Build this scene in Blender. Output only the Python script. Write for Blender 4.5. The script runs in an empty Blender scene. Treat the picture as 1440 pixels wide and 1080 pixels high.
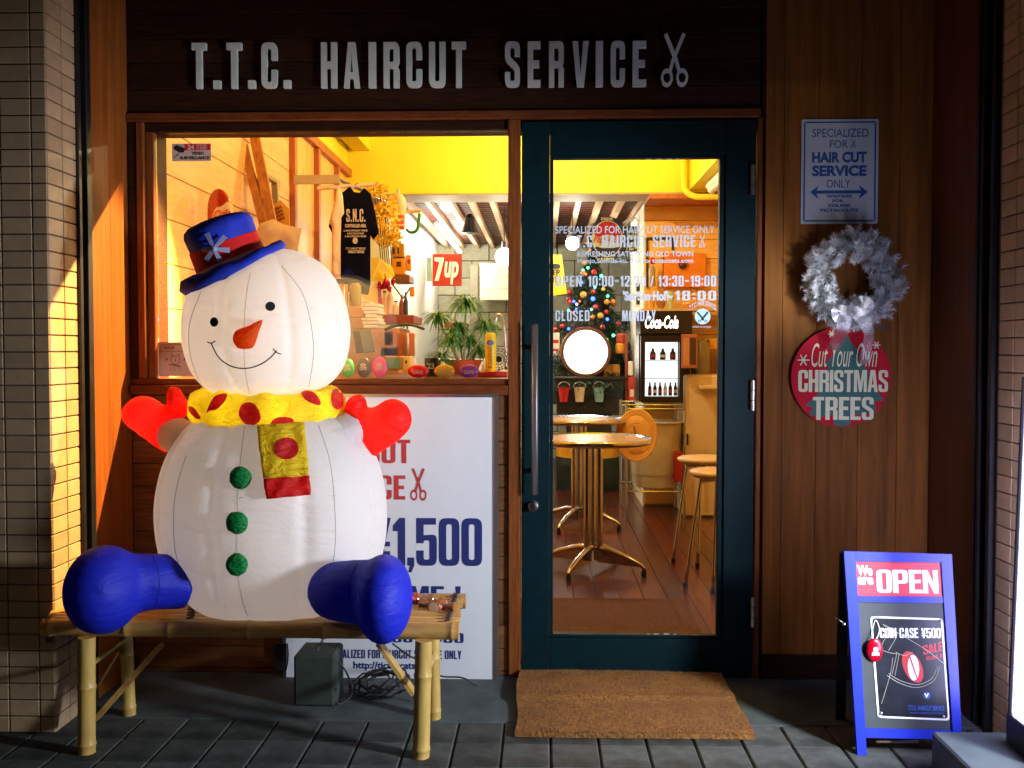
import bpy, bmesh, math, random
from mathutils import Vector, Matrix, noise
from mathutils.geometry import tessellate_polygon, delaunay_2d_cdt
from mathutils.bvhtree import BVHTree
R = math.radians
random.seed(7)
SC = bpy.context.scene
COL = SC.collection

# ---------------------------------------------------------------- camera
CAM_POS = Vector((0.0, -3.7, 1.23))
FPX = 1380.0
PITCH, YAW = math.atan(45/1380), math.atan(45/1380)
CROT = Matrix.Rotation(YAW, 3, 'Z') @ Matrix.Rotation(R(90)-PITCH, 3, 'X')
cd = bpy.data.cameras.new('camera'); cam = bpy.data.objects.new('camera', cd); COL.objects.link(cam)
cam.location = CAM_POS; cam.rotation_euler = CROT.to_euler()
cd.sensor_width = 36; cd.lens = 36*FPX/1440; cd.clip_start = .05; cd.clip_end = 300
SC.camera = cam
# ---------------------------------------------------------------- world, faint street light, exposure
wd = bpy.data.worlds.new('World'); SC.world = wd; wd.use_nodes = True
_n = wd.node_tree.nodes; _l = wd.node_tree.links
sky = _n.new('ShaderNodeTexSky'); sky.sky_type = 'NISHITA'; sky.sun_disc = False
sky.sun_elevation = R(20); sky.sun_rotation = R(180-21)
_l.new(sky.outputs[0], _n['Background'].inputs[0]); _n['Background'].inputs[1].default_value = 0.0004
sd = bpy.data.lights.new('sun', 'SUN'); sd.energy = 0.09; sd.angle = R(1.2); sd.color = (1.0, .78, .55)
sun = bpy.data.objects.new('sun', sd); COL.objects.link(sun)
_dir = Vector((-math.sin(R(21))*math.cos(R(24)), math.cos(R(21))*math.cos(R(24)), -math.sin(R(24))))
sun.rotation_euler = _dir.to_track_quat('-Z', 'Y').to_euler()
SC.view_settings.view_transform = 'Standard'; SC.view_settings.look = 'None'
SC.view_settings.exposure = 0.0; SC.view_settings.gamma = 1.0; SC.view_settings.use_curve_mapping = False
SC.cycles.max_bounces = 8; SC.cycles.transparent_max_bounces = 12
SC.cycles.sample_clamp_indirect = 6.0

# ---------------------------------------------------------------- helpers
def ray(px, py):
    return (CROT @ Vector(((px-720)/FPX, (540-py)/FPX, -1))).normalized()
def P(px, py, Y):                       # the point seen at this place of the photo, at depth Y behind the facade
    d = ray(px, py); t = (Y-CAM_POS.y)/d.y
    return CAM_POS + d*t
def PZ(px, py, z=0):
    d = ray(px, py); t = (z-CAM_POS.z)/d.z
    return CAM_POS + d*t
def px2m(Y): return (Y+3.7)/FPX

def mat(name, col, rough=.55, metal=0, var=.12, scale=12, stretch=(1, 1, 1), bump=0, rand=0, emit=None, es=0, detail=4, coat=0, trans=0, wear=None, spec=.5):
    m = bpy.data.materials.new(name); m.use_nodes = True
    N, L = m.node_tree.nodes, m.node_tree.links
    b = N['Principled BSDF']
    tc = N.new('ShaderNodeTexCoord'); oi = N.new('ShaderNodeObjectInfo')
    mp = N.new('ShaderNodeMapping'); mp.inputs['Scale'].default_value = stretch
    L.new(tc.outputs['Object'], mp.inputs[0])
    if rand:
        vm = N.new('ShaderNodeVectorMath'); vm.operation = 'SCALE'; vm.inputs[0].default_value = (17, 9, 13)
        L.new(oi.outputs['Random'], vm.inputs['Scale']); L.new(vm.outputs[0], mp.inputs['Location'])
    nz = N.new('ShaderNodeTexNoise'); nz.inputs['Scale'].default_value = scale; nz.inputs['Detail'].default_value = detail
    nz.inputs['Roughness'].default_value = .6
    L.new(mp.outputs[0], nz.inputs['Vector'])
    rp = N.new('ShaderNodeValToRGB')
    rp.color_ramp.elements[0].position = .3; rp.color_ramp.elements[1].position = .72
    rp.color_ramp.elements[0].color = tuple(max(0, c*(1-var)) for c in col)+(1,)
    rp.color_ramp.elements[1].color = tuple(min(1, c*(1+var)) for c in col)+(1,)
    L.new(nz.outputs[0], rp.inputs[0])
    out = rp.outputs[0]
    if wear:
        n2 = N.new('ShaderNodeTexNoise'); n2.inputs['Scale'].default_value = wear[1]; n2.inputs['Detail'].default_value = 6
        L.new(tc.outputs['Object'], n2.inputs['Vector'])
        r2 = N.new('ShaderNodeValToRGB'); r2.color_ramp.elements[0].position = wear[2]; r2.color_ramp.elements[1].position = wear[2]+.12
        L.new(n2.outputs[0], r2.inputs[0])
        mx = N.new('ShaderNodeMix'); mx.data_type = 'RGBA'; L.new(r2.outputs[0], mx.inputs[0]); L.new(out, mx.inputs[6]); mx.inputs[7].default_value = tuple(wear[0])+(1,)
        out = mx.outputs[2]
    if rand:
        hs = N.new('ShaderNodeHueSaturation'); mr = N.new('ShaderNodeMapRange')
        mr.inputs[3].default_value = 1-rand; mr.inputs[4].default_value = 1+rand
        L.new(oi.outputs['Random'], mr.inputs[0]); L.new(mr.outputs[0], hs.inputs['Value']); L.new(out, hs.inputs['Color']); out = hs.outputs[0]
    L.new(out, b.inputs['Base Color'])
    b.inputs['Roughness'].default_value = rough; b.inputs['Metallic'].default_value = metal
    b.inputs['Coat Weight'].default_value = coat; b.inputs['Transmission Weight'].default_value = trans
    b.inputs['Specular IOR Level'].default_value = spec
    m['_'] = 0
    if bump:
        bp = N.new('ShaderNodeBump'); bp.inputs['Strength'].default_value = bump; bp.inputs['Distance'].default_value = .01
        L.new(nz.outputs[0], bp.inputs['Height']); L.new(bp.outputs[0], b.inputs['Normal'])
    if emit:
        b.inputs['Emission Color'].default_value = tuple(emit)+(1,); b.inputs['Emission Strength'].default_value = es
    return m
def glassmat(name, tint=(1, 1, 1), refl=.06, rough=.0):
    m = bpy.data.materials.new(name); m.use_nodes = True
    N, L = m.node_tree.nodes, m.node_tree.links
    N.remove(N['Principled BSDF'])
    t = N.new('ShaderNodeBsdfTransparent'); t.inputs[0].default_value = tuple(tint)+(1,)
    g = N.new('ShaderNodeBsdfGlossy'); g.inputs['Roughness'].default_value = rough
    lw = N.new('ShaderNodeLayerWeight'); lw.inputs[0].default_value = .25
    ma = N.new('ShaderNodeMath'); ma.operation = 'MULTIPLY_ADD'; ma.inputs[1].default_value = .6; ma.inputs[2].default_value = refl
    L.new(lw.outputs['Fresnel'], ma.inputs[0])
    mx = N.new('ShaderNodeMixShader'); L.new(ma.outputs[0], mx.inputs[0]); L.new(t.outputs[0], mx.inputs[1]); L.new(g.outputs[0], mx.inputs[2])
    L.new(mx.outputs[0], N['Material Output'].inputs[0])
    return m
def fabric(name, col, trans=.45, bump=.35, wscale=9, rough=.6):      # thin nylon that light shines through
    m = bpy.data.materials.new(name); m.use_nodes = True
    N, L = m.node_tree.nodes, m.node_tree.links
    b = N['Principled BSDF']; tc = N.new('ShaderNodeTexCoord')
    mp = N.new('ShaderNodeMapping'); mp.inputs['Scale'].default_value = (1, 1, 2.4); L.new(tc.outputs['Object'], mp.inputs[0])
    nz = N.new('ShaderNodeTexNoise'); nz.inputs['Scale'].default_value = wscale; nz.inputs['Detail'].default_value = 3; nz.inputs['Distortion'].default_value = 1.1
    L.new(mp.outputs[0], nz.inputs['Vector'])
    n2 = N.new('ShaderNodeTexNoise'); n2.inputs['Scale'].default_value = 420; L.new(tc.outputs['Object'], n2.inputs['Vector'])
    ad = N.new('ShaderNodeMath'); ad.operation = 'MULTIPLY_ADD'; ad.inputs[1].default_value = .07; L.new(n2.outputs[0], ad.inputs[0]); L.new(nz.outputs[0], ad.inputs[2])
    bp = N.new('ShaderNodeBump'); bp.inputs['Strength'].default_value = bump; bp.inputs['Distance'].default_value = .03
    L.new(ad.outputs[0], bp.inputs['Height']); L.new(bp.outputs[0], b.inputs['Normal'])
    rp = N.new('ShaderNodeValToRGB'); rp.color_ramp.elements[0].color = tuple(c*.93 for c in col)+(1,); rp.color_ramp.elements[1].color = tuple(min(1, c*1.05) for c in col)+(1,)
    L.new(n2.outputs[0], rp.inputs[0]); L.new(rp.outputs[0], b.inputs['Base Color'])
    b.inputs['Roughness'].default_value = rough
    tr = N.new('ShaderNodeBsdfTranslucent'); tr.inputs[0].default_value = tuple(col)+(1,); L.new(bp.outputs[0], tr.inputs['Normal'])
    mx = N.new('ShaderNodeMixShader'); mx.inputs[0].default_value = trans
    L.new(b.outputs[0], mx.inputs[1]); L.new(tr.outputs[0], mx.inputs[2]); L.new(mx.outputs[0], N['Material Output'].inputs[0])
    return m

class MB:
    def __init__(s): s.v = []; s.f = []
    def add(s, vs, fs, M=None):
        o = len(s.v)
        s.v += [(M @ Vector(p)) if M else Vector(p) for p in vs]; s.f += [tuple(i+o for i in f) for f in fs]
        return s
    def box(s, c, d, M=None, bev=0):
        x, y, z = (a/2 for a in d); c = Vector(c)
        if bev:
            b = bev; pts = []
            for sx in (-1, 1):
                for sy in (-1, 1):
                    for sz in (-1, 1):
                        pts += [(sx*(x-b), sy*(y-b), sz*z), (sx*(x-b), sy*y, sz*(z-b)), (sx*x, sy*(y-b), sz*(z-b))]
            bm = bmesh.new()
            for p in pts: bm.verts.new(p)
            bmesh.ops.convex_hull(bm, input=bm.verts); bmesh.ops.dissolve_limit(bm, angle_limit=.01, verts=bm.verts, edges=bm.edges)
            bm.verts.index_update(); vs = [v.co+c for v in bm.verts]; fs = [[v.index for v in f.verts] for f in bm.faces]; bm.free()
            return s.add(vs, fs, M)
        vs = [c+Vector((a*x, b_*y, e*z)) for a in (-1, 1) for b_ in (-1, 1) for e in (-1, 1)]
        return s.add(vs, [(0, 1, 3, 2), (4, 6, 7, 5), (0, 4, 5, 1), (2, 3, 7, 6), (0, 2, 6, 4), (1, 5, 7, 3)], M)
    def bb(s, a, b, bev=0):                      # box from corner to corner
        a = Vector(a); b = Vector(b); return s.box((a+b)/2, [abs(q) for q in (b-a)], bev=bev)
    def beam(s, a, b, w, h, up=(0, 0, 1)):
        a = Vector(a); b = Vector(b); d = b-a; L_ = d.length; d.normalize(); u = Vector(up)
        x = d.cross(u).normalized(); u = x.cross(d)
        M = Matrix((x, d, u)).transposed().to_4x4(); M.translation = (a+b)/2
        return s.box((0, 0, 0), (w, L_, h), M)
    def tube(s, pts, r, seg=8, caps=True):
        pts = [Vector(p) for p in pts]; n = len(pts); rs = r if isinstance(r, (list, tuple)) else [r]*n
        o = len(s.v); prev = None
        for i, p in enumerate(pts):
            d = (pts[min(i+1, n-1)]-pts[max(i-1, 0)])
            if d.length < 1e-9: d = Vector((0, 0, 1))
            d.normalize()
            if prev is None:
                a = Vector((0, 0, 1)) if abs(d.z) < .9 else Vector((1, 0, 0)); u = d.cross(a).normalized()
            else: u = (prev-d*prev.dot(d)).normalized()
            prev = u; w = d.cross(u)
            for k in range(seg):
                t = 2*math.pi*k/seg; s.v.append(p+(u*math.cos(t)+w*math.sin(t))*rs[i])
        for i in range(n-1):
            for k in range(seg):
                a = o+i*seg+k; b = o+i*seg+(k+1) % seg; s.f.append((a, b, b+seg, a+seg))
        if caps: s.f.append(tuple(o+k for k in range(seg))[::-1]); s.f.append(tuple(o+(n-1)*seg+k for k in range(seg)))
        return s
    def lathe(s, prof, seg=24, M=None, rad=None):
        vs = []; fs = []; n = len(prof)
        for i, (r, z) in enumerate(prof):
            for k in range(seg):
                t = 2*math.pi*k/seg; q = r*(rad(t, i/(n-1)) if rad else 1)
                vs.append((q*math.cos(t), q*math.sin(t), z))
        for i in range(n-1):
            for k in range(seg):
                a = i*seg+k; b = i*seg+(k+1) % seg; fs.append((a, b, b+seg, a+seg))
        fs.append(tuple(range(seg))[::-1]); fs.append(tuple((n-1)*seg+k for k in range(seg)))
        return s.add(vs, fs, M)
    def ell(s, c, r, seg=16, rings=10, M=None):
        if not isinstance(r, (tuple, list)): r = (r, r, r)
        T = Matrix.Translation(Vector(c)) @ (M or Matrix()) @ Matrix.Diagonal((*r, 1))
        prof = [(max(1e-4, math.sin(math.pi*i/rings)), -math.cos(math.pi*i/rings)) for i in range(rings+1)]
        return s.lathe(prof, seg, T)
    def poly(s, F, loops, depth=0):              # F = (O, U, V) frame; loops of (u, v); extruded towards U x V
        O, U, V = F; Nn = U.cross(V).normalized()
        L3 = [[Vector((p[0], p[1], 0)) for p in lp] for lp in loops]
        tri = tessellate_polygon(L3); flat = [p for lp in L3 for p in lp]; n = len(flat)
        base = [O+U*p.x+V*p.y for p in flat]
        if not depth: return s.add([b for b in base], tri)
        vs = [b+Nn*depth for b in base]+base
        fs = list(tri)+[tuple(i+n for i in t[::-1]) for t in tri]; o = 0
        for lp in loops:
            m = len(lp)
            for i in range(m):
                a, b = o+i, o+(i+1) % m; fs.append((a, b, b+n, a+n))
            o += m
        return s.add(vs, fs)
    def build(s, name, m, parent=None, smooth=False, kind=None, label=None):
        me = bpy.data.meshes.new(name)
        off = parent_world(parent) if parent else Vector()
        me.from_pydata([p-off for p in s.v], [], s.f); me.materials.append(m)
        if smooth: me.polygons.foreach_set('use_smooth', [True]*len(me.polygons))
        bm = bmesh.new(); bm.from_mesh(me); bmesh.ops.recalc_face_normals(bm, faces=bm.faces); bm.to_mesh(me); bm.free()
        if smooth and smooth != 'all':
            try: me.set_sharp_from_angle(angle=R(40))
            except Exception: pass
        me.update()
        o = bpy.data.objects.new(name, me); COL.objects.link(o)
        if parent: o.parent = parent
        if kind: o['kind'] = kind
        if label: o['label'] = label
        return o
def parent_world(o):
    v = Vector()
    while o: v = v+o.location; o = o.parent
    return v
def tag(o, label, cat, group=None, kind=None):
    o['label'] = label; o['category'] = cat
    if group: o['group'] = group
    if kind: o['kind'] = kind
    return o
def T(name, label, cat, loc, group=None):
    o = bpy.data.objects.new(name, None); COL.objects.link(o); o.location = loc; o.empty_display_size = .1
    return tag(o, label, cat, group)
def S(name, loc=(0, 0, 0)):
    o = bpy.data.objects.new(name, None); COL.objects.link(o); o.location = loc; o['kind'] = 'structure'; return o
def inst(src, parent, loc, rot=None, sc=None):
    c = src.copy(); COL.objects.link(c); c.parent = parent; c.location = Vector(loc)-parent_world(parent)
    if rot is not None: c.rotation_euler = rot
    if sc is not None: c.scale = sc
    return c
def pieces(name, m, parent, mb, locs, rots=None):      # alike pieces sharing one mesh
    src = mb.build(name, m); src.parent = parent
    src.location = Vector(locs[0])-parent_world(parent)
    if rots: src.rotation_euler = rots[0]
    for i, l in enumerate(locs[1:]):
        inst(src, parent, l, rots[i+1] if rots else None)
    return src
def XZ(px0, py0, px1, py1, Y):          # frame of a picture rectangle on a plane facing the street: u right 0..1, v up 0..1
    a = P(px0, py1, Y); b = P(px1, py1, Y); c = P(px0, py0, Y)
    return (a, Vector((b.x-a.x, 0, 0)), Vector((0, 0, c.z-a.z)))
# -------- letters: heavy condensed face drawn here, light face from the built-in font
def rnd(pts, n=4):
    out = []; m = len(pts)
    for i, p in enumerate(pts):
        r = p[2] if len(p) > 2 else 0; c = Vector(p[:2])
        if not r: out.append(tuple(c)); continue
        a = Vector(pts[i-1][:2]); b = Vector(pts[(i+1) % m][:2])
        da = (a-c); db = (b-c); ra = min(r, da.length*.49); rb = min(r, db.length*.49)
        p0 = c+da.normalized()*ra; p1 = c+db.normalized()*rb
        for k in range(n+1):
            t = k/n; out.append(tuple(p0*(1-t)**2+c*2*t*(1-t)+p1*t*t))
    return out
def rr(x0, y0, x1, y1, r): return rnd([(x0, y0, r), (x1, y0, r), (x1, y1, r), (x0, y1, r)])
_C = [(.5, .62), (.5, 1, .17), (0, 1, .17), (0, 0, .17), (.5, 0, .17), (.5, .4), (.32, .4), (.32, .13, .05), (.18, .13, .05), (.18, .87, .05), (.32, .87, .05), (.32, .62)]
G = {
 'I': (.18, [[(0, 0), (.18, 0), (.18, 1), (0, 1)]]),
 'T': (.46, [[(0, 1), (.46, 1), (.46, .85), (.32, .85), (.32, 0), (.14, 0), (.14, .85), (0, .85)]]),
 'H': (.5, [[(0, 0), (.18, 0), (.18, .43), (.32, .43), (.32, 0), (.5, 0), (.5, 1), (.32, 1), (.32, .58), (.18, .58), (.18, 1), (0, 1)]]),
 'L': (.4, [[(0, 0), (.4, 0), (.4, .15), (.18, .15), (.18, 1), (0, 1)]]),
 'E': (.42, [[(0, 0), (.42, 0), (.42, .15), (.18, .15), (.18, .43), (.38, .43), (.38, .58), (.18, .58), (.18, .85), (.42, .85), (.42, 1), (0, 1)]]),
 'F': (.4, [[(0, 0), (.18, 0), (.18, .43), (.38, .43), (.38, .58), (.18, .58), (.18, .85), (.4, .85), (.4, 1), (0, 1)]]),
 'A': (.52, [[(0, 0), (.17, 0), (.195, .2), (.325, .2), (.35, 0), (.52, 0), (.375, 1), (.145, 1)], [(.215, .34), (.305, .34), (.26, .75)]]),
 'V': (.52, [[(0, 1), (.18, 1), (.26, .25), (.34, 1), (.52, 1), (.37, 0), (.15, 0)]]),
 'O': (.5, [rr(0, 0, .5, 1, .17), rr(.18, .13, .32, .87, .05)]),
 'C': (.5, [rnd(_C)]),
 'G': (.5, [rnd([(.5, .62), (.5, 1, .17), (0, 1, .17), (0, 0, .17), (.5, 0, .1), (.5, .52), (.27, .52), (.27, .39), (.32, .39), (.32, .13, .05), (.18, .13, .05), (.18, .87, .05), (.32, .87, .05), (.32, .62)])]),
 'U': (.5, [rnd([(0, 1), (0, 0, .17), (.5, 0, .17), (.5, 1), (.32, 1), (.32, .13, .05), (.18, .13, .05), (.18, 1)])]),
 'S': (.48, [rnd([(.48, .68), (.48, 1, .16), (0, 1, .16), (0, .58, .1), (.31, .36, .05), (.31, .13, .05), (.17, .13, .05), (.17, .33), (0, .33), (0, 0, .16), (.48, 0, .16), (.48, .44, .1), (.17, .66, .05), (.17, .87, .05), (.31, .87, .05), (.31, .68)])]),
 'R': (.5, [rnd([(0, 0), (0, 1), (.5, 1, .16), (.5, .52, .1), (.42, .47, .02), (.5, .42, .06), (.5, 0), (.32, 0), (.32, .42, .04), (.18, .42), (.18, 0)]), rr(.18, .56, .32, .86, .04)]),
 'P': (.5, [rnd([(0, 0), (0, 1), (.5, 1, .16), (.5, .4, .16), (.18, .4), (.18, 0)]), rr(.18, .54, .32, .86, .04)]),
 'D': (.5, [rnd([(0, 0), (.5, 0, .18), (.5, 1, .18), (0, 1)]), rr(.18, .14, .32, .86, .04)]),
 'N': (.5, [[(0, 0), (0, 1), (.17, 1), (.34, .45), (.34, 1), (.5, 1), (.5, 0), (.35, 0), (.16, .55), (.16, 0)]]),
 'M': (.66, [[(0, 0), (0, 1), (.23, 1), (.33, .45), (.43, 1), (.66, 1), (.66, 0), (.5, 0), (.5, .65), (.39, 0), (.27, 0), (.16, .65), (.16, 0)]]),
 'W': (.7, [[(.12, 0), (0, 1), (.16, 1), (.22, .4), (.28, 1), (.42, 1), (.48, .4), (.54, 1), (.7, 1), (.58, 0), (.4, 0), (.35, .45), (.3, 0)]]),
 'Y': (.5, [[(0, 1), (.17, 1), (.25, .66), (.33, 1), (.5, 1), (.34, .4), (.34, 0), (.16, 0), (.16, .4)]]),
 'K': (.5, [[(0, 0), (0, 1), (.18, 1), (.18, .6), (.32, 1), (.5, 1), (.35, .55), (.5, 0), (.32, 0), (.22, .38), (.18, .3), (.18, 0)]]),
 'Z': (.44, [[(0, 0), (.44, 0), (.44, .15), (.2, .15), (.44, .85), (.44, 1), (.02, 1), (.02, .85), (.24, .85), (0, .15)]]),
 '1': (.3, [[(.12, 0), (.12, .72), (0, .72), (0, .84), (.16, 1), (.3, 1), (.3, 0)]]),
 '2': (.5, [rnd([(.5, 1, .16), (0, 1, .16), (0, .64), (.18, .64), (.18, .87, .04), (.32, .87, .04), (.32, .64), (0, .18), (0, 0), (.5, 0), (.5, .15), (.2, .15), (.5, .58, .05)])]),
 '3': (.5, [rnd([(.5, 1, .16), (0, 1, .16), (0, .68), (.18, .68), (.18, .87, .04), (.32, .87, .04), (.32, .59, .04), (.22, .58), (.22, .45), (.32, .44, .04), (.32, .13, .04), (.18, .13, .04), (.18, .34), (0, .34), (0, 0, .16), (.5, 0, .16), (.5, .47, .06), (.43, .515), (.5, .56, .06)])]),
 '5': (.5, [rnd([(0, 1), (.48, 1), (.48, .86), (.18, .86), (.18, .64), (.5, .66, .12), (.5, 0, .16), (0, 0, .16), (0, .32), (.18, .32), (.18, .13, .04), (.32, .13, .04), (.32, .53, .04), (.18, .53, .04), (.18, .47), (0, .47)])]),
 '7': (.46, [[(0, 1), (.46, 1), (.46, .85), (.31, 0), (.12, 0), (.28, .85), (0, .85)]]),
 '8': (.5, [rnd([(.5, 1, .16), (0, 1, .16), (0, .56, .06), (.05, .52), (0, .47, .06), (0, 0, .16), (.5, 0, .16), (.5, .47, .06), (.45, .52), (.5, .56, .06)]), rr(.18, .58, .32, .87, .04), rr(.18, .13, .32, .45, .04)]),
 '9': (.5, [rnd([(.5, 1, .16), (0, 1, .16), (0, .42, .12), (.32, .42), (.32, .13, .04), (.18, .13, .04), (.18, .28), (0, .28), (0, 0, .16), (.5, 0, .16)]), rr(.18, .55, .32, .87, .04)]),
 '.': (.17, [[(0, 0), (.17, 0), (.17, .17), (0, .17)]]),
 ',': (.17, [[(0, .17), (0, 0), (.06, 0), (.02, -.14), (.1, -.14), (.17, 0), (.17, .17)]]),
 '!': (.18, [[(0, 1), (.18, 1), (.14, .28), (.04, .28)]]),
 ':': (.15, [[(0, .12), (.15, .12), (.15, .3), (0, .3)]]),
 '/': (.36, [[(0, 0), (.12, 0), (.36, 1), (.24, 1)]]),
 '-': (.25, [[(0, .4), (.25, .4), (.25, .55), (0, .55)]]),
 '~': (.4, [rnd([(0, .42), (.05, .62, .08), (.17, .62, .08), (.26, .5), (.34, .62), (.4, .62), (.35, .42, .08), (.23, .42, .08), (.14, .53), (.07, .42)])]),
 "'": (.1, [[(0, .7), (.08, .7), (.1, 1), (0, 1)]]),
 'Y=': (.5, [[(0, 1), (.17, 1), (.25, .66), (.33, 1), (.5, 1), (.37, .5), (.48, .5), (.48, .4), (.34, .4), (.34, .3), (.48, .3), (.48, .2), (.34, .2), (.34, 0), (.16, 0), (.16, .2), (.02, .2), (.02, .3), (.16, .3), (.16, .4), (.02, .4), (.02, .5), (.13, .5)]]),
}
G['0'] = G['O']
EXTRA = {':': [[(0, .6), (.15, .6), (.15, .78), (0, .78)]], '!': [[(0.01, 0), (.17, 0), (.17, .17), (.01, .17)]]}
def heavy(mb, text, F, depth=0, gap=.07, space=.3):      # fill the frame F with the heavy condensed text
    seq = []; x = 0
    i = 0
    while i < len(text):
        ch = text[i]
        if ch == ' ': x += space; i += 1; continue
        key = 'Y=' if ch == '¥' else ch
        w, loops = G[key]; seq.append((key, x)); x += w+gap; i += 1
    W = x-gap; O, U, V = F
    for key, x0 in seq:
        f = lambda lp: [((p[0]+x0)/W, p[1]) for p in lp]
        mb.poly(F, [f(lp) for lp in G[key][1]], depth)
        for e in EXTRA.get(key, []): mb.poly(F, [f(e)], depth)
    return mb
_tc = {}
def textgeo(body, off=0, shear=0):
    k = (body, off, shear)
    if k in _tc: return _tc[k]
    c = bpy.data.curves.new('t', 'FONT'); c.body = body; c.offset = off; c.shear = shear; c.resolution_u = 3
    o = bpy.data.objects.new('t', c); COL.objects.link(o)
    dg = bpy.context.evaluated_depsgraph_get(); me = bpy.data.meshes.new_from_object(o.evaluated_get(dg))
    vs = [v.co.copy() for v in me.vertices]; fs = [tuple(p.vertices) for p in me.polygons]
    COL.objects.unlink(o); bpy.data.objects.remove(o); bpy.data.curves.remove(c); bpy.data.meshes.remove(me)
    x0 = min(v.x for v in vs); x1 = max(v.x for v in vs); y0 = min(v.y for v in vs); y1 = max(v.y for v in vs)
    vs = [((v.x-x0)/(x1-x0), (v.y-y0)/(y1-y0)) for v in vs]
    _tc[k] = (vs, fs); return _tc[k]
def light(mb, text, F, off=0, shear=0, warp=None):
    vs, fs = textgeo(text, off, shear); O, U, V = F
    q = [warp(*v) if warp else v for v in vs]
    return mb.add([O+U*a+V*b for a, b in q], fs)
def sub(F, u0, v0, u1, v1, lift=0):
    O, U, V = F; Nn = U.cross(V).normalized()
    return (O+U*u0+V*v0+Nn*lift, U*(u1-u0), V*(v1-v0))
def circ(cx, cy, rx, ry=None, n=28, a0=0): ry = ry or rx; return [(cx+rx*math.cos(a0+2*math.pi*i/n), cy+ry*math.sin(a0+2*math.pi*i/n)) for i in range(n)]
def scissors(mb, F, depth=0):
    L3 = lambda pts: mb.poly(F, [pts], depth)
    mb.poly(F, [circ(.22, .17, .22, .17, 20), circ(.22, .17, .13, .1, 20)], depth)
    mb.poly(sub(F, 0, 0, 1, 1, .0008), [circ(.78, .17, .22, .17, 20), circ(.78, .17, .13, .1, 20)], depth)
    mb.poly(sub(F, 0, 0, 1, 1, .0014), [[(.62, .26), (.52, .45), (.1, .97), (.22, 1.0), (.62, .5), (.72, .3)]], depth)
    mb.poly(sub(F, 0, 0, 1, 1, .0022), [[(.38, .26), (.48, .45), (.9, .97), (.78, 1.0), (.38, .5), (.28, .3)]], depth)
def crom(pts, n=4):                     # closed smooth outline
    out = []; m = len(pts)
    for i in range(m):
        p0, p1, p2, p3 = (Vector(pts[(i+k-1) % m]) for k in range(4))
        for k in range(n):
            t = k/n; out.append(.5*((2*p1)+(p2-p0)*t+(2*p0-5*p1+4*p2-p3)*t*t+(3*p1-p0-3*p2+p3)*t**3))
    return [tuple(p) for p in out]
def curve(pts, n=6):                    # open smooth path in 3D
    pts = [Vector(p) for p in pts]; out = []; m = len(pts)
    for i in range(m-1):
        p0 = pts[max(i-1, 0)]; p1 = pts[i]; p2 = pts[i+1]; p3 = pts[min(i+2, m-1)]
        for k in range(n):
            t = k/n; out.append(.5*((2*p1)+(p2-p0)*t+(2*p0-5*p1+4*p2-p3)*t*t+(3*p1-p0-3*p2+p3)*t**3))
    out.append(pts[-1]); return out
def pillow(mb, outline, F, thick, step, flat=1.0, wr=0, seed=0):      # inflated cushion with this outline, frame in metres
    pts = [Vector(p[:2]) for p in outline]; m = len(pts)
    def dist(q):
        best = 1e9
        for i in range(m):
            a = pts[i]; b = pts[(i+1) % m]; ab = b-a; t = max(0, min(1, (q-a).dot(ab)/max(ab.length_squared, 1e-12)))
            best = min(best, (q-a-ab*t).length)
        return best
    def inside(q):
        c = False
        for i in range(m):
            a = pts[i]; b = pts[(i+1) % m]
            if (a.y > q.y) != (b.y > q.y) and q.x < (b.x-a.x)*(q.y-a.y)/(b.y-a.y)+a.x: c = not c
        return c
    x0 = min(p.x for p in pts); x1 = max(p.x for p in pts); y0 = min(p.y for p in pts); y1 = max(p.y for p in pts)
    step = min(step, (x1-x0)/6, (y1-y0)/6); allp = list(pts); y = y0; row = 0
    while y < y1:
        x = x0+(step/2 if row % 2 else 0)
        while x < x1:
            q = Vector((x, y))
            if inside(q) and dist(q) > step*.55: allp.append(q)
            x += step
        y += step*.866; row += 1
    # a ring close to the rim for a round edge
    vo, eo, fo, *_ = delaunay_2d_cdt(allp, [(i, (i+1) % m) for i in range(m)], [list(range(m))], 1, 1e-6)
    ds = [dist(q) for q in vo]; dm = max(max(ds), 1e-4)*flat; h = []
    for q, d in zip(vo, ds):
        t = min(1, d/dm); hh = math.sqrt(max(0, 1-(1-t)**2))*thick/2
        if wr: hh += wr*noise.noise(Vector((q.x*28, q.y*28, seed)))*min(1, d/(dm*.3))
        h.append(hh)
    O, U, V = F; Nn = U.cross(V).normalized(); n = len(vo)
    vs = [O+U*q.x+V*q.y+Nn*hh for q, hh in zip(vo, h)]+[O+U*q.x+V*q.y-Nn*hh for q, hh in zip(vo, h)]
    fs = [tuple(f) for f in fo]+[tuple(i+n for i in f[::-1]) for f in fo]
    mb.add(vs, fs)
    # weld the rim
    return mb
def pxpillow(mb, outline, Y, thick, step=.012, **k):
    a = P(outline[0][0], outline[0][1], Y)
    pts = [(P(x, y, Y).x, P(x, y, Y).z) for x, y in outline]
    return pillow(mb, pts, (Vector((0, Y, 0)), Vector((1, 0, 0)), Vector((0, 0, 1))), thick, step, **k)
def blob(name, m, parent, mb, voxel=.012, it=12, label=None):
    me = bpy.data.meshes.new('b'); me.from_pydata(mb.v, [], mb.f); o = bpy.data.objects.new('b', me); COL.objects.link(o)
    r = o.modifiers.new('r', 'REMESH'); r.mode = 'VOXEL'; r.voxel_size = voxel
    s_ = o.modifiers.new('s', 'SMOOTH'); s_.iterations = it; s_.factor = .6
    dg = bpy.context.evaluated_depsgraph_get(); dg.update(); e = bpy.data.meshes.new_from_object(o.evaluated_get(dg))
    q = MB(); q.add([v.co for v in e.vertices], [tuple(p.vertices) for p in e.polygons])
    bpy.data.objects.remove(o); return q
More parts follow.
